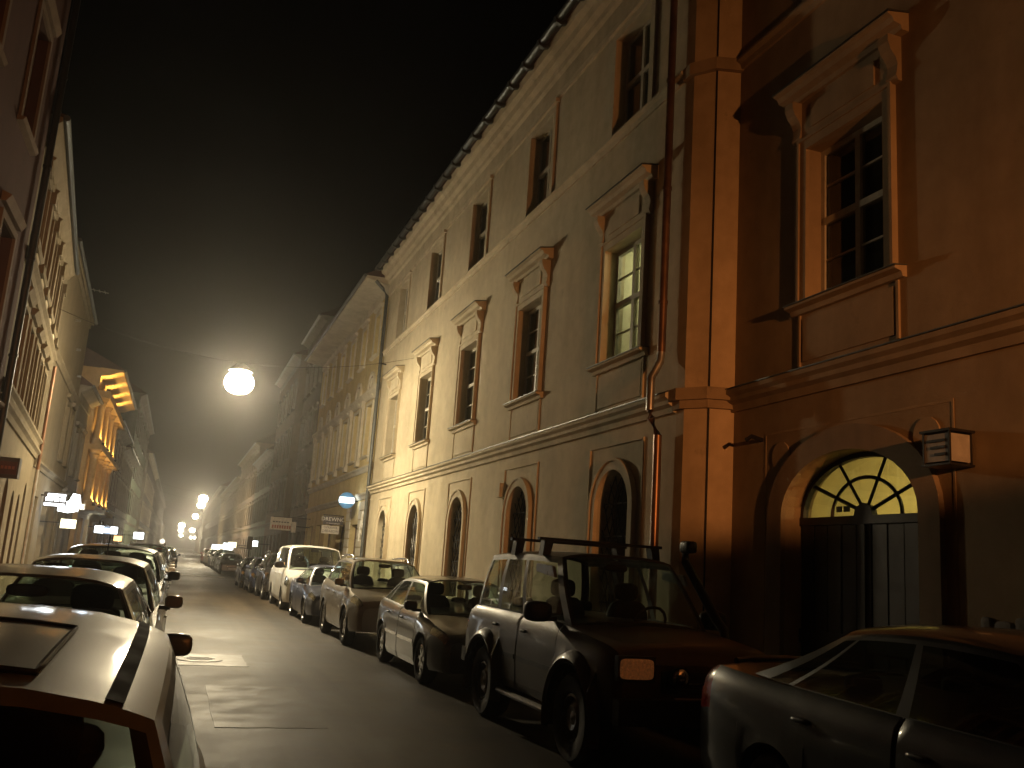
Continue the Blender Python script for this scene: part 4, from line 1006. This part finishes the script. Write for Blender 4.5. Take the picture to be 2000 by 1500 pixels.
    for side in (1, -1):
        y = plan(ms) * .95; z = top(ms) + .085; k = sp.get('mirk', .84)
        o = MB().sup((X(ms) + .02, side * (y + .13 * k), z), .075 * k, .115 * k, .082 * k, .6, 16, 10).obj('mirror', sp.get('mirm', pm), root, 60)
        MB().sup((X(ms) - .05 * k, side * (y + .13 * k), z), .012, .098 * k, .066 * k, .5, 12, 8).obj('mirror_glass', m_refl, o, 60)
        MB().box(X(ms) - .03, X(ms) + .05, min(side * (y - .04), side * (y + .08)), max(side * (y - .04), side * (y + .08)), z - .085, z - .045).obj('mirror_arm', m_black, o)
    # nose
    g = sp.get('grille', (.30, .48, .62)); 
    xf = X(0)
    MB().box(xf - .02, xf + .012, -plan(0) * g[0] * 2, plan(0) * g[0] * 2, g[1], g[2]).obj('grille', m_black, root)
    for k in range(3): MB().box(xf + .012, xf + .022, -plan(0) * g[0] * 1.9, plan(0) * g[0] * 1.9, g[1] + (g[2] - g[1]) * (k + .6) / 3.6, g[1] + (g[2] - g[1]) * (k + .85) / 3.6).obj('grille_bar', m_chrome if k == 1 else m_black, root)
    MB().box(xf - .02, xf + .03, -.26, .26, bot(0) + .10, bot(0) + .21).obj('number_plate', m_plate, root)
    MB().box(X(L) - .03, X(L) + .02, -.26, .26, bot(L) + .28, bot(L) + .39).obj('number_plate', m_plate, root)
    # wheels
    for a in ax:
        for side in (1, -1): make_wheel(root, X(a), side * (plan(a) - sp.get('ww', .2) / 2 - .012 + sp.get('track', 0)), wr, sp.get('ww', .2), sp['rim'], side, sp.get('wk', 'five'), sp.get('rm', m_rim))
    # seats
    if sp.get('seats', True):
        sz = top(s1 + .9); hz = H - .20
        for side in (1, -1):
            o = MB().sup((X(s1 + 1.05), side * .37, sz - .12), .09, .24, .34, .55, 12, 8).obj('front_seat', m_seat, root, 60)
            MB().sup((X(s1 + 1.10), side * .37, min(hz, sz + .30)), .055, .14, .095, .6, 12, 8).obj('headrest', m_seat, o, 60)
        o = MB().sup((X(s4 - .75), 0, sz - .30), .11, .62, .34, .4, 16, 8).obj('rear_seat', m_seat, root, 60)
        for side in (1, -1): MB().sup((X(s4 - .70), side * .38, sz + .08), .05, .13, .07, .6, 12, 8).obj('headrest', m_seat, o, 60)
        MB().sup((X(s1 + .28), 0, top(s1) - .05), .26, .62, .10, .5, 16, 8).obj('dashboard', m_seat, root, 60)
        MB().tube([(X(s1 + .55) + .10 * math.cos(a), .37 + .18 * math.sin(a), top(s1) + .03 + .17 * math.cos(a)) for a in np.linspace(0, 2 * PI, 17)[:-1]], .016, 6, True).obj('steering_wheel', m_seat, root, 60)
        e = E(0, .90, 0); MB().sup((e[0] - .12, 0, e[2] - .06), .02, .125, .04, .6, 12, 8).obj('rear_view_mirror', m_black, root, 60)
    root['_x'] = 0.0; del root['_x']
    helpers = dict(X=X, P=P, E=E, RP=RP, top=top, bot=bot, plan=plan, zroof=zroof)
    return root, objs, helpers
FIVE = [(0, 'P'), (.045, 'G'), (.42, 'T'), (.455, 'G'), (.80, 'T'), (.825, 'G'), (.93, 'P'), (1, None)]
THREE = [(0, 'P'), (.05, 'G'), (.47, 'T'), (.51, 'G'), (.90, 'P'), (1, None)]
SED = [(0, 'P'), (.05, 'G'), (.46, 'T'), (.495, 'G'), (.83, 'T'), (.85, 'G'), (.93, 'P'), (1, None)]
def hatch_spec(**k):
    d = dict(L=4.25, W=1.75, H=1.46, top=[(0, .60), (.10, .72), (.35, .78), (1.0, .90), (1.2, .93), (2.6, .97), (3.9, 1.02), (4.12, 1.0), (4.25, .70)], bot=[(0, .24), (.5, .22), (1.2, .19), (3.2, .20), (4.25, .30)], fo=.88, wb=2.61, wr=.315, rim=.205,
             doors=[(1.28, 2.32), (2.34, 3.22)], hood=(.12, 1.12), hl=(.06, .50, 7, 8), tl=(3.98, 4.2, 7, 9), cab=(1.02, 1.85, 3.55, 4.06), ub=FIVE, curv=(0, .18))
    d.update(k); return d
def sedan_spec(**k):
    d = dict(L=4.42, W=1.73, H=1.43, top=[(0, .58), (.1, .70), (.35, .76), (1.05, .89), (1.25, .92), (2.6, .95), (3.6, .98), (4.2, .99), (4.36, .95), (4.42, .75)], bot=[(0, .24), (.5, .22), (1.2, .19), (3.3, .20), (4.42, .32)], fo=.86, wb=2.58, wr=.305, rim=.20,
             doors=[(1.28, 2.36), (2.38, 3.30)], hood=(.12, 1.12), hl=(.05, .45, 7, 8), tl=(4.18, 4.42, 6, 8), cab=(1.05, 1.85, 3.15, 3.85), ub=SED, curv=(0, .22), yr=.66)
    d.update(k); return d
def suv_spec(**k):
    d = dict(L=4.5, W=1.83, H=1.70, top=[(0, .70), (.10, .86), (.4, .94), (1.05, 1.04), (1.25, 1.07), (2.6, 1.10), (4.2, 1.16), (4.42, 1.1), (4.5, .85)], bot=[(0, .32), (.5, .28), (1.2, .26), (3.4, .27), (4.5, .38)], fo=.90, wb=2.65, wr=.355, rim=.225,
             doors=[(1.36, 2.46), (2.48, 3.38)], hood=(.12, 1.18), hl=(.06, .52, 7, 8), tl=(4.25, 4.46, 7, 9), cab=(1.08, 1.90, 3.95, 4.36), ub=FIVE, curv=(0, .12), yr=.74, grille=(.30, .62, .78))
    d.update(k); return d
def park(root, xs, y_nose, W_, L, label, group, z=0.0, lean=0.0):
    """nose towards the camera (world -y); xs = lateral position of the car's centre"""
    root.location = (xs, y_nose + L / 2, z + zroad(min(max(xs, KL), KR)) * .0 - .012); root.rotation_euler = (0, 0, R(-90) + lean)
    tag(root, label, root.get('category') or 'car', group)
GR, GL_ = 'cars parked along the right kerb', 'cars parked along the left kerb'

# --- dark off-roader with rack and snorkel
p_dark = paint('paint_dark_maroon', (.050, .033, .026), .0, .42, .10, .22)
p_silver = paint('paint_silver', (.30, .285, .25), .55, .36, .3); p_grey = paint('paint_grey', (.13, .13, .13), .5, .30, .12); p_beige = paint('paint_beige', (.46, .40, .31), .3, .36, .3)
p_blue = paint('paint_blue', (.07, .09, .16), .4, .28, .2); p_white = paint('paint_white', (.72, .71, .67), .0, .35, .22); p_black = paint('paint_black', (.018, .018, .022), .2, .22, .2)
p_navy = paint('paint_navy', (.03, .045, .10), .3, .25, .2); p_dsilver = paint('paint_dark_silver', (.055, .06, .064), .6, .32, .10); p_red = paint('paint_red', (.25, .03, .025), .1, .3, .2)
sp = suv_spec(L=4.13, W=1.70, H=1.86, top=[(0, .86), (.08, 1.02), (.3, 1.06), (1.1, 1.14), (1.3, 1.16), (2.6, 1.17), (3.95, 1.18), (4.06, 1.12), (4.13, .84)], bot=[(0, .46), (.5, .42), (1.2, .40), (3.2, .41), (4.13, .50)], fo=.74, wb=2.48, wr=.385, rim=.205, gap=.075, ww=.255, track=.035,
              doors=[(1.20, 2.22), (2.24, 3.10)], hood=(.06, 1.14), hl=(9, 9.1, 0, 0), tl=(3.98, 4.1, 6, 7), cab=(1.10, 1.68, 3.86, 4.06), yb=.91, yr=.78, drop=.055, plan=(.07, .05, .5, .4), lip=.07, wk='steel', rm=m_steelrim,
              ub=[(0, 'P'), (.05, 'G'), (.375, 'T'), (.41, 'G'), (.655, 'T'), (.70, 'G'), (.955, 'P'), (1, None)], bulge=(.05, .03), curv=(0, .02), mirk=1.18, mirm=m_black, handle=m_black, strip=m_black, grille=(.26, .70, .88), roofdip=(.03, .03), clad=0, endr=.06)
sp.pop('hl')
suv, ob, hp = make_car('off_road_car', sp, p_dark)
X = hp['X']
for side in (1, -1):
    # rectangular headlamps with the sodium reflection painted into the lens, round driving lamps, bumper, flares, running boards
    hl = MB().box(X(.0) - .05, X(.0) + .02, side * .62 - .17, side * .62 + .17, .79, .99).obj('headlight', m_black, suv)
    MB().sup((X(0) + .016, side * .62, .89), .02, .155, .082, .35, 16, 10).obj('lens', m_lens_glint, hl, 60)
    rl_ = MB().lathe([(.02, -.02), (.075, -.02), (.09, .04), (.088, .05)], 20, 'x', (X(0) + .06, side * .26, .84), cap=False).obj('driving_lamp', m_black, suv, 40)
    MB().sup((X(0) + .10, side * .26, .84), .03, .078, .078, 1, 18, 12).obj('lens', m_chrome, rl_, 60)
    MB().box(X(0) + .09, X(0) + .11, side * .62 - .06, side * .62 + .06, .585, .62).obj('indicator', m_redlens, suv)
    for a in (sp['fo'], sp['fo'] + sp['wb']):
        b = MB(); rows = []
        for (rr, yy) in ((.455, .815), (.47, .90), (.50, .93), (.545, .90), (.575, .835)):
            rows.append([(X(a) + rr * math.cos(t), side * yy, .385 + rr * math.sin(t)) for t in np.linspace(-.28, PI + .28, 25)])
        b.grid(rows); b.obj('fender_flare', p_dark, suv, 50)
    MB().tube([(X(1.26), side * .86, .36), (X(2.80), side * .86, .36)], .032, 8).obj('running_board', m_steelrim, suv, 40)
    MB().prism([(X(1.62), 1.68), (X(2.05), 1.70), (X(2.05), 1.62), (X(1.55), 1.57)], 1, side * .735 - .01, side * .735 + .022).obj('wind_deflector', simple('deflector', (.30, .28, .25), .3), suv)
bp = MB().box(X(0) + .0, X(0) + .12, -.82, .82, .46, .66).obj('front_bumper', m_black, suv)
MB().box(X(4.13) - .14, X(4.13) + .0, -.80, .80, .50, .66).obj('rear_bumper', m_black, suv)
MB().tube([(X(.9), .80, 1.04), (X(1.02), .865, 1.16), (X(1.16), .86, 1.26), (X(1.62), .755, 1.82), (X(1.62), .755, 1.94)], [.045, .05, .05, .045, .045], 10).obj('snorkel', m_black, suv, 50)
MB().sup((X(1.60) + .03, .755, 1.97), .105, .06, .065, .45, 14, 8).obj('snorkel_head', m_black, suv, 60)
for s in (2.10, 2.95):
    rk = MB().box(X(s) - .035, X(s) + .035, -.72, .72, 1.945, 1.975).obj('roof_bar', m_black, suv)
    for side in (1, -1):
        MB().prism([(side * .60, 1.80), (side * .69, 1.78), (side * .67, 1.945), (side * .57, 1.945)], 0, X(s) - .06, X(s) + .06).obj('foot', m_black, rk)
sp_suv = sp
park(suv, 3.42 + .865, 7.02, 1.7, 4.13, 'dark lifted off-roader with roof bars, snorkel and painted orange headlamp glint', GR); suv['category'] = 'off-roader'

# --- grey hatchback
sp = hatch_spec(strip=m_chrome, wk='seven'); hat, ob, hp = make_car('hatchback_car', sp, p_grey); park(hat, 3.36 + .875, 12.0, 1.75, 4.25, 'grey five-door hatchback parked right behind the off-roader', GR)
# --- beige crossover with roof rails
sp = suv_spec(L=4.6, fo=.92, wb=2.65, H=1.68); bei, ob, hp = make_car('crossover_car', sp, p_beige); Xb = hp['X']
for side in (1, -1):
    pr = [hp['RP'](u, side * .90) for u in np.linspace(.12, .97, 9)]
    MB().tube([(p[0], p[1], p[2] + (.075 if 0 < i < 8 else 0)) for i, p in enumerate(pr)], .022, 8).obj('roof_rail', m_chrome, bei, 50)
park(bei, 3.2 + .915, 17.3, 1.83, 4.6, 'beige crossover with bright roof rails behind the grey hatchback', GR)
# --- blue saloon
sp = sedan_spec(); blu, ob, hp = make_car('saloon_car', sp, p_blue); park(blu, 3.12 + .865, 22.7, 1.73, 4.42, 'small blue saloon between the beige crossover and the white van', GR)
# --- white van
sp = suv_spec(L=4.9, W=1.90, H=1.96, top=[(0, .78), (.06, .98), (.3, 1.06), (.85, 1.20), (1.1, 1.23), (4.5, 1.24), (4.8, 1.2), (4.9, .9)], bot=[(0, .26), (.5, .24), (1.2, .22), (4.9, .30)], fo=.90, wb=3.0, wr=.33, rim=.205, doors=[(1.12, 2.06), (2.08, 3.15)], hood=(.06, .80), hl=(.05, .34, 6, 7),
              tl=(4.8, 4.88, 6, 8), cab=(.72, 1.36, 4.72, 4.86), yb=.935, yr=.83, plan=(.10, .03, .6, .3), ub=[(0, 'P'), (.05, 'G'), (.24, 'T'), (.28, 'G'), (.55, 'T'), (.60, 'P'), (1, None)], bulge=(.10, .02), curv=(0, .02), grille=(.30, .62, .80), wk='steel', rm=m_steelrim, mirk=1.25, mirm=m_black, drop=.08)
van, ob, hp = make_car('delivery_van', sp, p_white); van['category'] = 'van'; park(van, 3.12 + .95, 27.9, 1.9, 4.9, 'white panel van parked under the off-white board', GR); van['category'] = 'van'
# --- near right saloon, seen from its side
sp = sedan_spec(L=4.45, H=1.49, top=[(0, .60), (.1, .74), (.35, .80), (1.05, .94), (1.25, .97), (2.6, 1.0), (3.6, 1.03), (4.2, 1.06), (4.38, 1.02), (4.45, .80)], sg=m_ctint); nsd, ob, hp = make_car('saloon_car', sp, p_dsilver)
MB().tube([(hp['X'](4.28), .55, 1.08), (hp['X'](4.38), .35, 1.09), (hp['X'](4.40), 0, 1.10), (hp['X'](4.38), -.35, 1.09), (hp['X'](4.28), -.55, 1.08)], .022, 8).obj('boot_spoiler', p_dsilver, nsd, 50)
for i in (0, 1): MB().box(0, 0.01, 0, .01, 0, .01)
park(nsd, 3.62 + .865, 1.70, 1.73, 4.45, 'dark silver saloon in the right foreground, boot towards the off-roader', GR)

# --- left row
sp = hatch_spec(L=3.9, W=1.70, H=1.455, top=[(0, .60), (.10, .72), (.35, .78), (.9, .88), (1.1, .91), (2.4, .95), (3.6, 1.0), (3.8, .97), (3.9, .70)], bot=[(0, .24), (.5, .22), (1.2, .19), (3.9, .30)], fo=.80, wb=2.45, tl=(3.7, 3.86, 7, 9), hood=(.12, 1.0), cab=(.95, 1.62, 3.46, 3.82), yr=.77, ctaper=(.03, .06), drop=.065, ub=THREE, doors=[(1.15, 2.45)], curv=(0, .15), mirk=.7, wg=m_ctint)
near, ob, hp = make_car('hatchback_car', sp, p_silver); RP = hp['RP']
for side in (1, -1):
    row = []
    for du in (-.022, .022): row.append([tuple(Vector(RP(u, side * (.90 + du))) + Vector((0, 0, .004))) for u in np.linspace(.01, .99, 15)])
    row2 = [[(p[0], p[1], p[2] - .02) for p in r] for r in row]
    MB().grid([row2[0], row[0], row[1], row2[1]]).obj('roof_moulding', simple('roof_rubber', (.015, .014, .013), .85, spec=.2), near, 60)
us_, ts_ = np.linspace(.05, .34, 9), np.linspace(-.70, .70, 13)
MB().grid([[tuple(Vector(RP(u, t)) + Vector((0, 0, .003))) for t in ts_] for u in us_]).obj('sunroof', m_ctint if False else paint('sunroof_panel', (.24, .23, .20), .5, .36, .3), near, 60)
loop = [RP(.05, t) for t in ts_] + [RP(u, .70) for u in us_[1:]] + [RP(.34, t) for t in ts_[::-1][1:]] + [RP(u, -.70) for u in us_[::-1][1:-1]]
MB().tube([(p[0], p[1], p[2] + .004) for p in loop], .006, 5, True).obj('sunroof_seal', m_black, near, 60)
park(near, .22 - .85, .02, 1.70, 3.9, 'silver car with sunroof and dark roof strips in the left foreground', GL_); pass
sp = hatch_spec(H=1.43, yr=.69); c2, ob, hp = make_car('hatchback_car', sp, p_silver); park(c2, .02 - .875, 4.95, 1.75, 4.25, 'silver hatchback behind the foreground car on the left, headrests showing', GL_)
c3, ob, hp = make_car('hatchback_car', hatch_spec(H=1.47, L=4.2), p_beige)
e = hp['RP'](.93, .1); MB().tube([e, (e[0] - .12, e[1], e[2] + .28)], .008, 5).obj('aerial', m_black, c3)
park(c3, .0 - .875, 9.75, 1.75, 4.2, 'pale hatchback with roof aerial, third in the left row', GL_)
c4, ob, hp = make_car('crossover_car', suv_spec(H=1.60), p_black); park(c4, -.02 - .915, 14.6, 1.83, 4.5, 'black crossover, fourth in the left row', GL_)
# --- further cars are copies with other paint
def repaint(root, pm, old):
    for o in root.children_recursive:
        if o.type == 'MESH' and o.data.materials and o.data.materials[0] == old:
            o.material_slots[0].link = 'OBJECT'; o.material_slots[0].material = pm
    return root
def clone(src, pm, old, x, y, L, label, group):
    r = repaint(copy_tree(src), pm, old); r.location = (x, y + L / 2, -.012); r['label'] = label; r['group'] = group; return r
clone(bei, p_black, p_beige, 3.05 + .915, 33.4, 4.6, 'dark crossover just behind the white van', GR)
clone(hat, p_navy, p_grey, 2.98 + .875, 38.6, 4.25, 'navy hatchback, second car behind the white van', GR)
clone(blu, p_black, p_blue, 2.9 + .865, 43.4, 4.42, 'black saloon, third car behind the white van', GR)
ords = ['first', 'second', 'third', 'fourth', 'fifth', 'sixth', 'seventh', 'eighth', 'ninth', 'tenth']
yy = 67.0; pcol = [p_grey, p_silver, p_black, p_white, p_navy, p_beige, p_grey, p_silver, p_red, p_black]
srcs = [(hat, p_grey, 4.25), (blu, p_blue, 4.42), (bei, p_beige, 4.6)]
for i in range(10):
    s_, o_, l_ = srcs[i % 3]; clone(s_, pcol[i], o_, 3.0 + .9 + random.uniform(-.08, .08), yy, l_, 'far parked car on the right, %s beyond the white stripe' % ords[i], 'far cars on the right'); yy += l_ + random.uniform(.7, 1.3)
yy = 19.6
for i, (s_, o_, l_) in enumerate([srcs[1], srcs[0], srcs[0], srcs[2], srcs[1], srcs[0]]):
    clone(s_, [p_grey, p_white, p_silver, p_black, p_beige, p_grey][i], o_, -.95, yy, l_, 'parked car hidden low in the left row, %s after the black crossover' % ords[i], GL_); yy += l_ + .7
clone(hat, p_silver, p_grey, -.55 - .4, 71.0, 4.25, 'silver far car on the left near the pedestrians', 'far cars on the left')
clone(hat, p_navy, p_grey, .10 - .65, 76.2, 4.25, 'blue far car on the left behind the silver one', 'far cars on the left')
for i in range(5):
    s_, o_, l_ = srcs[(i + 1) % 3]; clone(s_, pcol[i + 2], o_, -.95, 84 + i * 5.6, l_, 'far parked car on the left, %s beyond the blue car' % ords[i], 'far cars on the left')

# ------------------------------------------------------------------ two pedestrians far down the left kerb
def person(loc, face, top_m, leg_m, label, stride=.16):
    root = empty('person', loc, face); tag(root, label, 'person', 'pedestrians on the far left kerb')
    J = {'pel': (0, 0, .92), 'wst': (0, 0, 1.08), 'chs': (0, .0, 1.30), 'nck': (0, 0, 1.45), 'hd': (0, .015, 1.56), 'cr': (0, .01, 1.66)}
    for n_, s in (('l', 1), ('r', -1)):
        J['hip' + n_] = (s * .09, 0, .88); J['kn' + n_] = (s * .10, s * stride * .55 + .02, .48); J['an' + n_] = (s * .10, s * stride, .09); J['to' + n_] = (s * .105, s * stride + .15, .04)
        J['sh' + n_] = (s * .18, 0, 1.39); J['el' + n_] = (s * .235, -s * .06, 1.12); J['wr' + n_] = (s * .24, -s * .10 + .08, .90); J['ha' + n_] = (s * .235, -s * .10 + .11, .80)
    ed = [('pel', 'wst'), ('wst', 'chs'), ('chs', 'nck'), ('nck', 'hd'), ('hd', 'cr')]
    for n_ in 'lr': ed += [('pel', 'hip' + n_), ('hip' + n_, 'kn' + n_), ('kn' + n_, 'an' + n_), ('an' + n_, 'to' + n_), ('chs', 'sh' + n_), ('sh' + n_, 'el' + n_), ('el' + n_, 'wr' + n_), ('wr' + n_, 'ha' + n_)]
    rad = {'pel': .13, 'wst': .125, 'chs': .15, 'nck': .055, 'hd': .095, 'cr': .07, 'hip': .095, 'kn': .062, 'an': .045, 'to': .04, 'sh': .07, 'el': .048, 'wr': .036, 'ha': .04}
    ks = list(J); me = bpy.data.meshes.new('body'); me.from_pydata([J[k] for k in ks], [(ks.index(a), ks.index(b)) for a, b in ed], [])
    tmp = bpy.data.objects.new('tmp', me); C.objects.link(tmp)
    md = tmp.modifiers.new('skin', 'SKIN'); sd = tmp.modifiers.new('sub', 'SUBSURF'); sd.levels = 1
    if not me.skin_vertices: me.attributes.new('x', 'FLOAT', 'POINT')
    for i, k in enumerate(ks):
        q = k[:-1] if k[:-1] in rad else k
        if me.skin_vertices: me.skin_vertices[0].data[i].radius = (rad[q], rad[q] * (.8 if q in ('pel', 'wst', 'chs') else 1)); me.skin_vertices[0].data[i].use_root = (k == 'pel')
    dg = bpy.context.evaluated_depsgraph_get(); m2 = bpy.data.meshes.new_from_object(tmp.evaluated_get(dg)); bpy.data.objects.remove(tmp)
    m2.polygons.foreach_set('use_smooth', [True] * len(m2.polygons))
    skin = simple('skin', (.45, .28, .20), .6); m2.materials.clear()
    for m_ in (leg_m, top_m, skin): m2.materials.append(m_)
    for p in m2.polygons:
        z = p.center.z; p.material_index = 2 if (z > 1.47 or (z < .87 and abs(p.center.x) > .19)) else (1 if z > .84 else 0)
    o = bpy.data.objects.new('body', m2); C.objects.link(o); o.parent = root
    MB().sup((0, -.02, 1.63), .09, .10, .085, .9, 12, 8).obj('hair', simple('hair', (.04, .025, .018), .7), root, 60)
    return root
m_jw = simple('jacket_white', (.75, .74, .72), .8); m_jr = simple('jacket_red', (.40, .04, .035), .8); m_jean = simple('trousers', (.05, .05, .07), .9)
person((-1.62, 70.3, .0), R(10), m_jw, m_jean, 'pedestrian in a white jacket walking by the far left cars')
person((-1.02, 70.0, .0), R(170), m_jr, m_jean, 'pedestrian in a red jacket beside the one in white')

# ------------------------------------------------------------------ mist
def _haze(m, n, l, b):
    n.remove(b); v = mk(n, 'VolumePrincipled'); v.inputs['Density'].default_value = HAZE; v.inputs['Color'].default_value = (.95, .93, .90, 1); v.inputs['Anisotropy'].default_value = .84
    l.new(v.outputs[0], n['Material Output'].inputs['Volume'])
hz = MB().box(-60, 60, -40, 640, -1.6, 18.4).obj('haze', mat('mist', _haze)); hz['kind'] = 'stuff'
hz['label'] = 'thin night mist filling the street';
